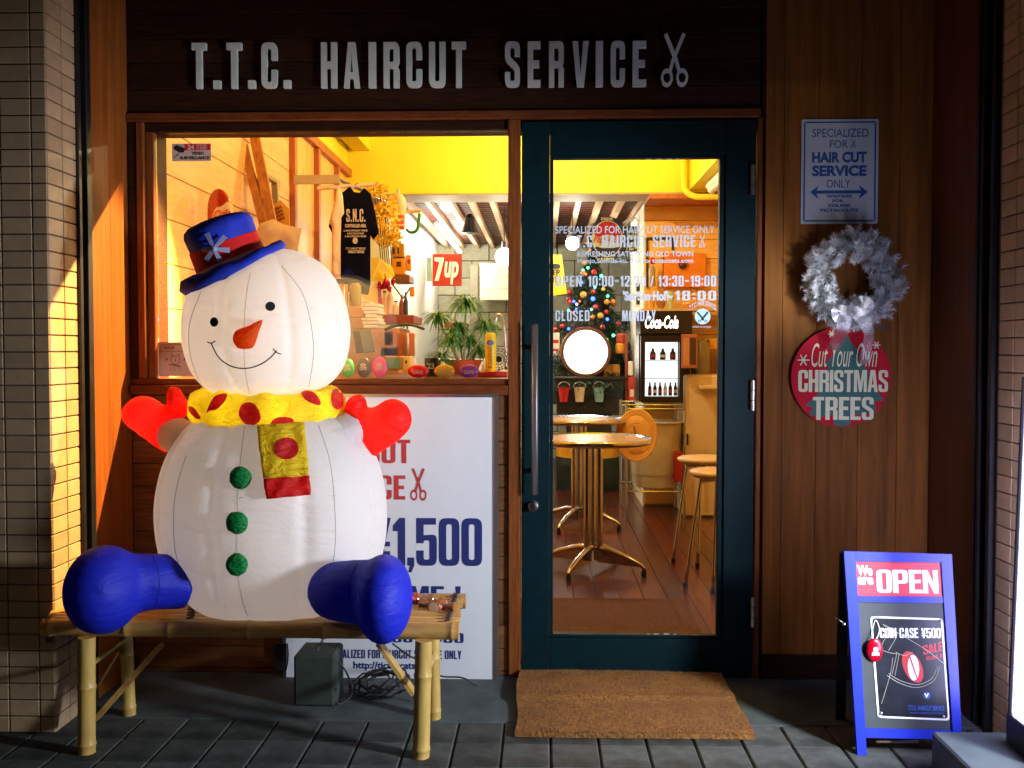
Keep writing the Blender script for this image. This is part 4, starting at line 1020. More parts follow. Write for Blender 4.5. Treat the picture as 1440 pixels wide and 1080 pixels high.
cb = aquad([(1207.5, 846.7), (1327, 848.2), (1337.3, 1026.8), (1216.8, 1023.8)], -.006, .008, 'blackboard', m_cb)
def aframe(p0, p1, p2, lift):     # bottom-left, bottom-right, top-left in the photo
    a, b, c = AF(*p0)+NA*lift, AF(*p1)+NA*lift, AF(*p2)+NA*lift; return (a, b-a, c-a)
mw = mat('bright_white_print', (.85, .87, .9), .4, var=.02)
q = MB(); heavy(q, 'OPEN', aframe((1234, 833.5), (1321, 834.5), (1232.5, 801)[:2], -.0045), gap=.03)
light(q, 'We', aframe((1206, 809), (1228, 809.5), (1205, 794.5), -.0045), .06); light(q, 'are', aframe((1207, 822), (1229, 822.5), (1206.4, 811), -.0045), .06); q.build('lettering', mw, bn)
def apoly(name, m, pts, lift, parent=cb, holes=None):
    q = MB(); O = AF(1275, 940)+NA*lift; ex = UX; ey = (tl-bl).normalized()
    fp = lambda p: ((AF(*p)+NA*lift-O).dot(ex), (AF(*p)+NA*lift-O).dot(ey))
    q.poly((O, ex, ey), [[fp(p) for p in pts]]+[[fp(p) for p in h] for h in (holes or [])]); return q.build(name, m, parent)
pc = [(1225, 867), (1327, 869), (1335.5, 1013), (1234, 1010)]
def inset(d): 
    cx = sum(p[0] for p in pc)/4; cy = sum(p[1] for p in pc)/4
    return rnd([(p[0]+(d if p[0] < cx else -d), p[1]+(d if p[1] < cy else -d), 5) for p in pc], 3)
ps = AB
apoly('poster', mat('denim_print', (.010, .013, .022), .3, var=.9, scale=14, detail=8), inset(2), -.0042)
apoly('poster_border', mw, inset(0), -.0035, holes=[inset(2.6)])
q = MB(); heavy(q, 'COIN CASE ¥500', aframe((1238, 897), (1324, 897.5), (1237.5, 883), -.0035), gap=.05); q.build('lettering', mw, cb)
mr = mat('poster_red_print', (.55, .03, .03), .4)
q = MB(); heavy(q, 'SALE', aframe((1299, 921), (1327, 915), (1298, 908), -.0035), gap=.04); heavy(q, 'SALE', aframe((1303, 929), (1328, 924), (1302.6, 924), -.0035), gap=.04); q.build('lettering', mr, cb)
apoly('printed_coin_case', mr, [(1284+15*math.cos(a)*math.cos(.3)-22*math.sin(a)*math.sin(-.22), 938+22*math.sin(a)+15*math.cos(a)*.18) for a in [i*math.pi/14 for i in range(28)]], -.0034)
apoly('printed_coin_case', mw, [(1285+8*math.cos(a), 939+18*math.sin(a)+6*math.cos(a)*.3) for a in [i*math.pi/14 for i in range(28)]], -.0030)
apoly('printed_slit', mr, [(1279, 924), (1281, 923.5), (1291, 955), (1289.5, 955)], -.0026)
my = mat('stitch_print', (.6, .62, .45), .4)
q = MB()
for pts in ([(1250, 947), (1266, 957), (1290, 963), (1310, 955), (1319, 937)], [(1248, 950), (1266, 961), (1290, 967), (1313, 958), (1322, 938)], [(1262, 918), (1258, 935), (1255, 948)], [(1265, 919), (1262, 935), (1259, 950)], [(1242, 878), (1300, 912), (1330, 935)], [(1253, 885), (1240, 912), (1262, 920)], [(1260, 917), (1272, 922), (1284, 917)], [(1244, 880), (1262, 890), (1250, 915)], [(1240, 990), (1252, 950), (1256, 925)]):
    cpts = [AF(p.x, p.y)+NA*-.0036 for p in curve([(a, b, 0) for a, b in pts], 6)]; q.tube(cpts, .0007, 4)
q.build('stitch_lines', my, cb)
bl2 = mat('blue_logo', (.02, .10, .45), .4)
q = MB(); light(q, 'T.T.C. HAIRCUT SERVICE', aframe((1278, 999), (1329, 1000), (1277.6, 992), -.0036), .03); light(q, 'HONJO SUMIDA-KU TOKYO', aframe((1280, 1004), (1328, 1005), (1280, 1001.5), -.0036), .03); q.build('lettering', bl2, cb)
apoly('small_logo', bl2, [(1303.5+5*math.cos(i*.5236), 978+5*math.sin(i*.5236)) for i in range(12)], -.0036)
q = MB(); light(q, 'V', aframe((1300, 981), (1307, 981), (1300, 975), -.0030), .05); q.build('lettering', mw, cb)
for px, py in ((1239, 1003), (1327, 1008), (1323, 873)):
    q = MB(); q.ell(AF(px, py)+NA*-.001, .005, 12, 6); q.build('magnet', m_steel, AB, smooth='all')
q = MB(); c1, c2 = AF(1192, 778)-Vector((0, -.03, .0)), AF(1330, 782)-Vector((0, -.03, 0))
for p in (c1, c2): q.beam(p, Vector((p.x+.03, p.y+.13, 0)), .018, .03, (1, 0, 0))
q.build('rear_leg', m_rail, AB, kind='stuff')  # dark metal instead of blue, painting in the shade behind the board
q = MB(); q.tube([AF(1240, 1052)+Vector((0, .05, 0)), AF(1300, 1052)+Vector((0, .05, 0))], .005); q.build('stay_bar', m_steel, AB)
q = MB(); cc_ = AF(1191, 878)-NA*.012; q.tube([cc_+Vector((-.002, 0, 0)), cc_+Vector((-.03, .01, .018))], .0015, 6); q.ell(cc_+Vector((-.006, 0, 0)), .006, 10, 6); q.build('side_hook', m_steel, AB, smooth='all')
# hanging red coin case
KC = T('coin_case', 'shiny red oval coin case hanging on a cord in front of the blackboard', 'coin case', AF(1229, 914)+NA*.01)
c = AF(1229, 914)+NA*.006; q = MB(); Mt = Matrix.Identity(4)
q.ell(c, (.0255, .010, .037), 28, 14); q.build('shell', mat('red_rubber', (.45, .0, .012), .25, var=.05, coat=.3), KC, smooth='all')
q = MB(); Fk = (c+Vector((-.013, -.0112, -.014)), Vector((.026, 0, 0)), Vector((0, 0, .03))); light(q, 'CATS', sub(Fk, .05, .0, .95, .22), .06); q.poly(Fk, [circ(.5, .62, .3, .28, 20), circ(.52, .6, .1, .1, 12)]); q.poly(Fk, [[(.05, .25), (.95, .25), (.9, .36), (.1, .36)]]); q.build('print', mw, KC)
q = MB(); h0 = AF(1231, 872)+NA*.004; q.tube(curve([c+Vector((-.006, 0, .035)), h0+Vector((-.01, 0, -.03)), h0, h0+Vector((.012, 0, -.03)), c+Vector((.006, 0, .035))]), .0016, 5); q.build('cord', mw, KC)

# ---------------------------------------------------------------- lit sign at the right edge
LS = T('light_sign', 'glowing white upright sign box on a dark base at the right edge', 'illuminated sign', (1.5, -1.3, 0))
m_glow = mat('lit_panel', (.8, .85, 1.0), .4, emit=(.62, .62, 1.0), es=18)
slz = .115; sx0 = PZ(1310, 1028, slz)
q = MB(); q.bb((sx0.x, -1.95, 0.001), (sx0.x+.75, sx0.y, slz), bev=.006); q.build('base', mat('dark_base', (.05, .065, .07), .6, var=.2), LS)
f0 = P(1424, 1003, -.90); lx = f0.x
q = MB(); q.bb((lx-.012, -1.06, slz+.002), (lx+.30, -.885, f0.z-.002), bev=.004); q.build('plinth', m_rail, LS)
tx = P(1441, 600, -.90).x
q = MB(); zb0, zt0 = f0.z, 1.16
dxz = (tx-lx)/(P(1441, 600, -.90).z-zb0)
def L_(z): return lx+dxz*(z-zb0)
q.add([(L_(z)+a, y, z) for z in (zb0, zt0) for (a, y) in ((0, -.90), (0, -1.05), (.28, -1.05), (.28, -.90))], [(0, 1, 5, 4), (1, 2, 6, 5), (2, 3, 7, 6), (3, 0, 4, 7), (4, 5, 6, 7)]); q.build('lit_panel', m_glow, LS)
q = MB()
for (a, y) in ((-.004, -.894), (-.004, -1.056), (.284, -1.056), (.284, -.894)): q.tube([(L_(zb0)+a, y, zb0), (L_(zt0)+a, y, zt0)], .007, 8)
q.build('edge_trim', m_rail, LS)

# unseen lamp placed from the doorway's shadows, lighting from the right; hood and post invented
LP = Vector((1.79, -1.72, 1.05))
SL = T('unseen_lamp', 'unseen lamp with an added hood and thin post beyond the glowing sign at the far right', 'lamp', (LP.x, LP.y, 0))
q = MB(); q.tube([(LP.x+.06, LP.y-.03, 0), (LP.x+.06, LP.y-.03, LP.z)], .012, 10); q.tube([(LP.x+.06, LP.y-.03, LP.z), (LP.x+.03, LP.y-.02, LP.z)], .012, 8); q.lathe([(.07, 0), (.075, .008), (.02, .012)], 16, Matrix.Translation((LP.x+.06, LP.y-.03, 0))); q.build('post', m_rail, SL, smooth=True)
dv = (Vector((-.35, 0, .28))-LP).normalized()
q = MB(); q.lathe([(.06, -.045), (.062, -.04), (.045, .0), (.02, .03)], 20, Matrix.Translation(LP-dv*.03) @ dv.to_track_quat('-Z', 'Y').to_matrix().to_4x4()); q.build('hood', m_rail, SL, smooth=True)
d = bpy.data.lights.new('lamp', 'SPOT'); d.energy = 300; d.color = (.86, .92, 1); d.spot_size = R(90); d.spot_blend = .5; d.shadow_soft_size = .11
o = bpy.data.objects.new('lamp', d); COL.objects.link(o); o.parent = SL; o.location = LP+dv*.06-SL.location; o.rotation_euler = dv.to_track_quat('-Z', 'Y').to_euler()
# ================================================================ interior
YBM, YBK = 3.8, 7.8        # beam, back wall
ZB = P(640, 272, YBM).z    # underside of the beam
FZ = -.012
CE = 3.02
def W(name, a, b, m, kind='structure', parent=None):
    q = MB(); q.bb(a, b); return q.build(name, m, parent, kind=kind if not parent else None)
fl = W('interior_floor', (XLI-.3, .151, -.12), (XRI+.6, YBK+.1, FZ-.022), m_joint)
pw2 = .118; x = XLI; locs = []
pl = MB(); pl.box((0, 0, 0), (pw2-.003, 3.9, .02), bev=.0015)
while x < XRI+.1:
    for y in (2.12, 6.03): locs.append((x+pw2/2, y+random.choice((0,)), FZ-.0115))
    x += pw2
pieces('floor_plank', m_floorw, fl, pl, locs)
# left wall of planks, then a stud wall
xw = XLI
lw_ = W('left_wall', (xw-.2, .152, -.1), (xw-.012, YBK+.1, 3.3), m_tan)
ps = 0.178; z = -.02+ps/2
ysp = P(405, 300, 0); yst = (1.5*1380/(765-406))-3.7
lp = MB().box((0, 0, 0), (.012, yst-.17, ps-.004), bev=.0015); locs = []
while z < CE: locs.append((xw-.006, (yst+.16)/2, z)); z += ps
pieces('wall_plank', m_ply, lw_, lp, locs)
# stud wall: studs, yellow ply between, rail
W('ply_sheet', (xw-.0115, yst+.001, -.01), (xw-.004, YBM, 2.62), mat('amber_ply', (.78, .42, .09), .5, var=.25, scale=3, stretch=(1, 4, .6), bump=.05), parent=lw_)
W('upper_wall', (xw-.0115, yst+.001, 2.625), (xw-.002, YBM, CE), m_yellow, parent=lw_)
for y in (yst+.02, yst+.02+.62, yst+.02+1.24):
    W('stud', (xw-.0035, y, -.01), (xw+.03, y+.055, 2.56), m_stud, parent=lw_)
W('wall_rail', (xw-.003, yst+.02, 2.565), (xw+.032, YBM, 2.62), m_stud, parent=lw_)
W('ceiling', (xw-.2, .151, CE), (XRI+.5, YBM+.36, CE+.1), m_yellow)
YU = P(640, 283, 0); yb2 = (ZB-1.23)*1380/(495-283)-3.7
bm_ = S('ceiling_beam', (0, YBM, ZB))
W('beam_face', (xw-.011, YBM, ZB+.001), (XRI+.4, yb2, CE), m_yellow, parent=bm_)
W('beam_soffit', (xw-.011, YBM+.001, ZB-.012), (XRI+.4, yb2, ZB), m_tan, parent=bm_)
# little duct box in the upper left corner
W('duct_box', (P(496, 200, YBM).x, 2.6, P(520, 212, YBM).z), (P(520, 200, YBM).x, YBM-.002, CE-.002), m_yellow)
# back room
xbl = P(547, 400, yb2).x
W('back_left_wall', (xw-.011, yb2+.001, -.1), (xbl, YBK, 3.0), m_whitewall)
bw = W('back_wall', (xw-.2, YBK+.02, -.1), (XRI+.5, YBK+.15, 3.0), m_mortar)
bl_ = MB().box((0, 0, 0), (.39, .03, .19), bev=.004); locs = []
for r in range(15):
    for c in range(9): locs.append((xbl+.2+c*.4+(.2 if r % 2 else 0)-.2, YBK+.012, .095+r*.2-.1))
pieces('wall_block', m_block, bw, bl_, locs)
# slatted ceiling
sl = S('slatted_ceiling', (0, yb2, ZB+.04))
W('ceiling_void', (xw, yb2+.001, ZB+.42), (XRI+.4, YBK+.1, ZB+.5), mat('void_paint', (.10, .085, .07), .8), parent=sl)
q = MB(); y = yb2+.03
while y < YBK: q.bb((xbl, y, ZB+.055), (XRI+.3, y+.088, ZB+.12)); y += .125
q.build('slat', m_slat, sl, kind='stuff')
xp = .175; x0r = P(568, 286, yb2).x
for k in range(12):
    x = x0r+k*xp
    if x > XRI: break
    W('rafter', (x-.022, yb2+.002, ZB-.001), (x+.022, YBK, ZB+.054), m_rafter, parent=sl)
# right-hand plank wall facing the street, soffit box, pipe
YR = 4.22; xr0 = P(905, 400, YR).x
rw = W('partition_wall', (xr0+.012, YR+.012, -.02), (XRI+.5, YR+.14, ZB-.014), m_tan)
W('end_panel', (xr0, YR+.0, -.02), (xr0+.0115, YR+1.2, ZB-.02), m_whitewall, parent=rw)
zz = .0; plh = .152
mbp = MB().box((0, 0, 0), (XRI+.3-xr0-.013, .012, plh-.004), bev=.0015); locs = []
while zz < ZB-.06: locs.append(((xr0+.0125+XRI+.3)/2, YR+.005, zz+plh/2)); zz += plh
pieces('wall_plank', m_plyx, rw, mbp, locs)
W('top_rail', (xr0, YBM+.0015, ZB-.045), (XRI+.3, YR-.003, ZB-.0125), m_stud, parent=rw)
W('right_wall', (XRI+.02, .152, -.1), (XRI+.3, YR, 3.3), m_plyx)
W('right_soffit', (P(969, 268, YBM).x, .7, P(969, 268, YBM).z), (XRI+.019, YBM-.001, CE-.001), m_yellow)
PI = T('ceiling_pipe', 'yellow painted pipe bending along the top of the right wall', 'pipe', P(963, 268, YBM-.09))
q = MB(); q.tube(curve([P(961, 214, YBM-.07), P(961, 255, YBM-.07), P(964, 268, YBM-.08), P(974, 275, YBM-.1), P(985, 277, YBM-.12), P(1030, 276, YBM-.2)], 5), .023, 12); q.build('pipe', m_yellow, PI, smooth='all')
q = MB(); q.tube([P(961, 222, YBM-.07), P(961, 228, YBM-.07)], .03, 12); q.build('collar', m_yellow, PI, smooth=True)
FLm = T('fluorescent_fitting', 'pale twin tube fitting under the yellow soffit at the upper right', 'ceiling light', P(1000, 255, 2.6))
for dy in (0, 9):
    q = MB(); q.tube([P(998+dy*.3, 262+dy*.6, 3.4), P(1030+dy*.3, 232+dy*.7, 2.4)], .028, 10); q.build('tube', m_whitewall, FLm, smooth=True)
# --------------------------------------------------------------- lamps inside
def spot_thing(label, loc, e, col, r=.03):
    t = T('ceiling_lamp', label, 'ceiling lamp', loc)
    q = MB(); q.tube([(loc[0], loc[1], CE-.002), (loc[0], loc[1], loc[2]+.1)], .012); q.lathe([(.02, .10), (.05, .07), (.055, .045)], 16, Matrix.Translation(loc)); q.build('fitting', m_rail, t, smooth=True)
    q = MB(); q.ell(loc, .028, 12, 8); q.build('bulb', mat('warm_bulb', (1, .8, .5), .5, emit=col, es=30), t, smooth='all')
    plight('lamp', Vector(loc)+Vector((0, 0, -.06)), e, col, r, t)
WARM = (1, .62, .26)
spot_thing('warm bulb under the ceiling above the window', (-.45, .87, 2.74), 46, (1, .58, .20))
spot_thing('warm bulb under the ceiling above the door', (.75, 1.2, 2.74), 26, (1, .60, .26))
spot_thing('warm bulb under the ceiling facing the yellow beam', (.05, 2.75, 2.88), 85, (1, .80, .42))
def bulbthing(label, c, r, cord, es, e, col):
    t = T('pendant_bulb', label, 'light bulb', c)
    q = MB(); q.ell(c, r, 20, 12); q.build('bulb', mat('bright_bulb', (1, 1, 1), .5, emit=col, es=es), t, smooth='all')
    q = MB(); q.tube([Vector(c)+Vector((0, 0, r*.9)), Vector(c)+Vector((0, 0, r+.05))], .02); q.tube([Vector(c)+Vector((0, 0, r+.05)), (c[0], c[1], cord)], .004, 6); q.build('cord', m_rail, t)
    plight('lamp', Vector(c)+Vector((0, -r-.06, -.02)), e, col, .06, t)
def spot(name, label, loc, aim, e, col, ang, blend=.35):
    t = T('ceiling_spotlight', label, 'spotlight', loc); d = bpy.data.lights.new(name, 'SPOT'); d.energy = e; d.color = col; d.spot_size = R(ang); d.spot_blend = blend; d.shadow_soft_size = .012
    o = bpy.data.objects.new(name, d); COL.objects.link(o); o.parent = t; dv = (Vector(aim)-Vector(loc)).normalized(); o.location = dv*.07; o.rotation_euler = dv.to_track_quat('-Z', 'Y').to_euler()
    q = MB(); M = Matrix.Translation(loc) @ dv.to_track_quat('-Z', 'Y').to_matrix().to_4x4(); q.lathe([(.035, -.06), (.036, -.055), (.03, 0), (.015, .03)], 16, M); q.build('shade', m_rail, t, smooth=True)
    q = MB(); q.tube([loc, (loc[0], loc[1], CE-.002)], .008); q.build('stem', m_rail, t)
spot('spot_lamp', 'spotlight under the ceiling aimed out through the window at the left pillar', (.50, .87, 2.74), (XL, -.42, 1.12), 7500, (1, .58, .19), 30, .5)  # narrow cone shaped to light the left pillar and miss the hat
bulbthing('glaring white bulb hanging at the right edge of the window', P(709, 361, 4.6), .075, ZB, 40, 13, (1, .95, .82))
bulbthing('white bulb hanging behind the glass door left of the tree topper', P(805, 342, 5.0), .06, ZB, 40, 10, (1, .95, .85))
t = T('shelf_tube_light', 'white tube light behind the shelves of the back room', 'light', (-.75, 6.2, 2.3))
q = MB(); q.tube([(-.95, 5.0, 2.36), (-.95, 7.4, 2.36)], .018, 10); q.build('tube', mat('cool_tube', (1, 1, 1), .5, emit=(1, .98, .88), es=26), t, smooth=True)
plight('lamp', (-.95, 5.4, 2.2), 26, (1, .96, .84), .12, t); plight('lamp', (-.95, 6.9, 2.2), 22, (1, .96, .84), .12, t)

# --------------------------------------------------------------- behind the window: sill goods
sz = wz0+.0
def onsill(px, Y): return P(px, 500, Y).x
def coin(label, px, py, w, h, Y, m, grp=None):
    c = P(px, py, Y); r_ = h*px2m(Y); c.z = sz+r_; t = T('coin_case', label, 'coin case', (c.x, Y, sz), grp)
    q = MB(); q.ell(c, (w*px2m(Y), .012, r_), 24, 12); q.build('shell', m, t, smooth='all')
    F = (Vector((c.x-w*.5*px2m(Y), Y-.0132, c.z-.010)), Vector((w*px2m(Y), 0, 0)), Vector((0, 0, .013)))
    q = MB(); light(q, 'CATS', F, .05); 
    if h > w: q.poly((F[0]+Vector((0, 0, .013)), F[1], F[2]), [circ(.5, .55, .4, .5, 16), circ(.52, .55, .12, .16, 10)])
    q.build('print', m_pp, t)
m_pp = mat('soft_print', (.45, .38, .22), .5)
for lab, px, py, w, h, col in (('green upright oval coin case beside the snowman head', 489, 516, 9.5, 13.6, (.02, .30, .03)), ('dark brown upright oval coin case on the window sill', 511.5, 516, 9.8, 14.6, (.06, .035, .02)), ('pink upright oval coin case on the window sill', 534, 516, 10.3, 14.6, (.85, .03, .22)),
                               ('red oval coin case lying on the window sill', 588, 522, 15, 9.2, (.75, .0, .01)), ('amber oval coin case lying on the window sill', 625, 522, 15, 9.4, (.7, .30, .005)), ('purple oval coin case lying on the window sill', 659.5, 522, 14.5, 9.4, (.28, .03, .25))):
    coin(lab, px, py, w, h, .07, mat('rubber', col, .35, var=.05))
# potted dracaena
def blade(q, base, d, L_, w, droop):
    d = Vector(d).normalized(); s_ = d.cross(Vector((0, 0, 1))).normalized() if abs(d.z) < .98 else Vector((1, 0, 0)); p = Vector(base); k = len(q.v); n = 5
    for i in range(n+1):
        t = i/n; ww = w*(1-t)**.7*(.6+.8*t if t < .3 else 1); q.v += [p-s_*ww/2, p+s_*ww/2]
        p = p+d*L_/n; d = (d+Vector((0, 0, -droop/n))).normalized()
        if i: a = k+2*i; q.f.append((a-2, a-1, a+1, a))
YPl = .62
m_leaf = mat('dracaena_leaf', (.10, .34, .06), .4, var=.5, scale=20)
PT = T('potted_plant', 'spiky green dracaena with several rosettes in a red pot on the window ledge', 'plant', P(650, 530, YPl))
ptz = P(650, 520, YPl).z
PT.location.z = sz; 
q = MB(); pc_ = P(652, 520, YPl); q.lathe([(.035, 0), (.055, .06), (.058, .065), (.05, .06)], 20, Matrix.Translation((pc_.x, YPl, sz+.001)) @ Matrix.Diagonal((1.5, 1, 1, 1))); q.build('pot', mat('red_pot', (.65, .09, .03), .5), PT, smooth=True)
rg = random.Random(8)
for hx_, hy_, n_, sc_ in ((655, 428, 46, 1.05), (616, 448, 40, .9), (645, 462, 40, .9), (682, 458, 40, .95), (634, 478, 34, .9), (662, 480, 36, .85), (622, 505, 30, .85), (672, 492, 24, .8)):
    h = P(hx_, hy_, YPl+rg.uniform(-.07, .07)); q = MB()
    for _ in range(int(n_*3.6)):
        a = rg.random()*6.283; el = rg.uniform(-.25, 1.5)
        blade(q, h, (math.cos(a), math.sin(a), el), rg.uniform(.075, .135)*sc_, .010, 2.1)
    q.build('leaf_rosette', m_leaf, PT, kind='stuff')
    q = MB(); q.tube(curve([(pc_.x+(h.x-pc_.x)*.15, YPl, sz+.05), (pc_.x+(h.x-pc_.x)*.5, (YPl+h.y)/2, (h.z+sz)/2), h], 4), .0045, 6); q.build('stem', mat('stem', (.3, .28, .1), .6), PT, smooth='all')
W('window_counter', (w0-.02, .2015, sz-.05), (w1+.01, .95, sz-.0008), m_casing)
def lathething(name, label, cat, px, Y, prof, m, base=None, extra=None, sx=1, grp=None):
    c = P(px, 500, Y); bz = sz if base is None else base; t = T(name, label, cat, (c.x, Y, bz), grp)
    q = MB(); q.lathe([(r, z_) for r, z_ in prof], 20, Matrix.Translation((c.x, Y, bz)) @ Matrix.Diagonal((sx, 1, 1, 1))); q.build('body', m, t, smooth=True); return t, c
k = px2m(.3)
t, c = lathething('spray_can', 'tall yellow can with a blue oval label on the red tray', 'can', 690, .3, [(.02, 0), (.0225, .004), (.0225, .142), (.021, .152), (.014, .158)], mat('can_yellow', (.85, .6, .01), .4), base=sz+.02)
q = MB(); F = (Vector((c.x-.015, .2765, sz+.125)), Vector((.03, 0, 0)), Vector((0, 0, .024))); q.poly(F, [circ(.5, .5, .5, .5, 20)]); q.build('blue_label', mat('label_blue', (.2, .25, .6), .5), t)
q = MB(); 
for i in range(12): light(q, 'WASH AND CARE'[:9+i % 3], (Vector((c.x-.009, .2764, sz+.050+i*.0062)), Vector((.018, 0, 0)), Vector((0, 0, .0035))), .03)
light(q, 'OIL', (Vector((c.x-.009, .2762, sz+.034)), Vector((.018, 0, 0)), Vector((0, 0, .009))), .06); q.build('print', m_red, t)
t, c = lathething('small_bottle', 'small white nozzle bottle beside the yellow can', 'bottle', 679, .28, [(.010, 0), (.0115, .003), (.0115, .027), (.006, .034), (.005, .040), (.002, .052)], mat('bottle_white', (.85, .83, .78), .35))
TR = T('red_tray', 'flat red tray at the right end of the window sill', 'tray', P(690, 528, .3))
TR.location.z = sz
q = MB(); a = P(671, 528, .24); b = P(714, 528, .24); q.bb((a.x, .25, sz+.0005), (b.x-.004, .40, sz+.006), bev=.002)
q.build('tray_base', m_red, TR)
q = MB(); q.poly((Vector((a.x, .25, sz+.0062)), Vector((b.x-.004-a.x, 0, 0)), Vector((0, .15, 0))), [[(0, 0), (1, 0), (1, 1), (0, 1)], [(.02, .04), (.98, .04), (.98, .96), (.02, .96)]], .012); q.build('tray_rim', m_red, TR)
FN = T('desk_fan', 'round black fan with wire guard behind the yellow can', 'fan', P(700, 505, .5))
c = P(701, 505, .5); q = MB()
for r_ in (.012, .024, .036, .046): q.tube([c+Vector((math.cos(a*.3142)*r_, 0, math.sin(a*.3142)*r_)) for a in range(21)], .0016, 5, False)
for a in range(16): q.tube([c, c+Vector((math.cos(a*.3927)*.046, 0, math.sin(a*.3927)*.046))], .0011, 4, False)
q.build('guard', m_rail, FN); q = MB(); q.lathe([(.014, 0), (.014, .02)], 12, Matrix.Translation(c+Vector((0, .03, 0))) @ Matrix.Rotation(R(90), 4, 'X')); q.build('motor', m_rail, FN)
q = MB(); q.tube([c+Vector((0, .02, -.04)), Vector((c.x, .52, sz+.002))], .006); q.lathe([(.03, 0), (.02, .012)], 14, Matrix.Translation((c.x, .52, sz))); q.build('stand', m_rail, FN)
t, c = lathething('dark_mug', 'dark green printed mug behind the red and amber coin cases', 'mug', 607, .32, [(.028, 0), (.029, .004), (.029, .075), (.026, .075), (.026, .01)], mat('mug_dark', (.01, .025, .02), .25))
q = MB(); light(q, '23', (Vector((c.x-.016, .2905, sz+.03)), Vector((.03, 0, 0)), Vector((0, 0, .025))), .04); q.build('print', mat('mug_print', (.25, .3, .25), .5), t)
# bent chrome faucet-like lamp arm at right
AR = T('chrome_arm', 'curved chrome arm standing near the right edge of the window', 'lamp arm', P(705, 500, 1.0))
q = MB(); q.tube(curve([P(712, 520, 1.0), P(710, 470, 1.0), P(706, 448, 1.0), P(700, 443, 1.0), P(696, 452, 1.0)], 6), .008, 8); q.build('arm', m_steel, AR, smooth='all')

# --------------------------------------------------------------- things on the left wall
OV = T('oval_sign', 'glossy red and cream bottle cap style oval sign behind the hat', 'sign', P(312, 300, .9))
c = P(311, 306, .5); q = MB(); q.ell(c, (.060, .03, .125), 28, 16, Matrix.Rotation(R(-6), 4, 'Y')); q.build('shell', mat('gloss_red', (.42, .03, .01), .15, coat=1), OV, smooth='all'); tov = bvh(q)
q = MB(); patch(q, tov, crom([(297, 318), (302, 295), (312, 290), (322, 284), (332, 300), (336, 318), (330, 330), (300, 330)], 3), .003, 2.5); q.build('cream_wave', mat('gloss_cream', (.75, .5, .25), .2, coat=1), OV, smooth='all')
q = MB(); h = hit(tov, 314, 304, .005); light(q, 'Cola', (h+Vector((-.04, -.006, -.01)), Vector((.075, 0, .01)), Vector((0, 0, .03))), .03, .3); q.build('script', mat('gloss_redprint', (.5, .05, .02), .3), OV)
for (lab, a, b, w_) in (('long worn wooden lath leaning to the right behind the hat', (358, 190), (385, 330), .05), ('shorter wooden lath leaning left of the longer one', (343, 205), (372, 322), .04)):
    t = T('wooden_lath', lab, 'wooden stick', P(b[0], b[1], 1.1)); q = MB(); q.beam(P(a[0], a[1], 1.25), P(b[0], b[1], 1.1), w_, .02, (0, 1, 0)); q.build('stick', mat('worn_wood', (.40, .17, .05), .6, var=.4, scale=10, stretch=(6, 6, 1), bump=.3), t)
PF = T('picture_frame', 'small grey wooden frame hanging on the pale plank wall', 'frame', P(380, 265, 1.4))
q = MB()
pts = [P(366, 243, 1.2), P(386, 255, 1.45), P(388, 292, 1.45), P(367, 285, 1.2)]
for a, b in zip(pts, pts[1:]+pts[:1]): q.beam(a, b, .02, .03, (1, 0, 0))
q.build('frame', mat('grey_wood', (.28, .22, .10), .6), PF)
TG = T('paper_tag', 'tilted orange paper card with printed lines near the plank wall', 'card', P(390, 300, 1.2))
def card(pts, Y, m, parent, name='card', th_=.004, dy=(0, 0, 0, 0)):
    c = [P(x, y, Y+e) for (x, y), e in zip(pts, dy)]; n = len(c); q = MB(); bk = [p+Vector((0, th_, 0)) for p in c]
    q.add(c+bk, [tuple(range(n)), tuple(range(n, 2*n))[::-1]]+[(i, (i+1) % n, (i+1) % n+n, i+n) for i in range(n)]); return q.build(name, m, parent)
card([(371, 298), (394, 281), (407, 294), (407, 318), (388, 322)], 1.2, mat('orange_card', (.80, .42, .08), .6), TG, dy=(0,)*5)
q = MB(); 
for i in range(4): a = P(384+i*1.5, 298+i*5, 1.195); q.poly((a, Vector((.045, 0, .02)), Vector((-.004, 0, .012))), [[(0, 0), (1, 0), (1, 1), (0, 1)]])
q.build('printed_lines', mat('brown_ink', (.35, .12, .02), .6), TG)
BG = T('paper_bag', 'crumpled pale bag standing behind the snowman hat', 'bag', P(392, 350, 1.0))
q = MB(); pxpillow(q, [(355, 380), (358, 330), (366, 314), (384, 308), (400, 316), (424, 321), (420, 345), (412, 385)], .9, .05, .03, wr=.03); q.build('bag', mat('bag_paper', (.62, .48, .30), .6, bump=.3), BG, smooth='all')
# --------------------------------------------------------------- clothes rail
YT_ = 1.9
CR = T('clothes_bracket', 'flat wooden bracket with rods carrying the shirts', 'clothes rail', P(450, 253, YT_))
q = MB(); q.beam(P(414, 253, YT_), P(478, 252, YT_), .02, .05, (0, 0, 1)); q.build('arm', m_tan, CR)
q = MB(); q.tube([P(446, 265, YT_-.03), P(527, 259, YT_+.12)], .012, 10); q.build('rod', m_rafter, CR, smooth=True)
q = MB(); q.tube([P(476, 252, YT_), P(540, 282, YT_+.9)], .012, 8); q.build('rod', m_dsteel, CR, smooth=True)
def shirt(name, label, ol, Y, m, th_=.05):
    t = T(name, label, 't-shirt', P(ol[0][0], ol[0][1], Y)); q = MB(); pxpillow(q, ol, Y, th_, .03, wr=.012); q.build('cloth', m, t, smooth='all'); return t
m_nav = mat('navy_cotton', (.004, .004, .010), .95, var=.2, bump=.1, spec=.05)
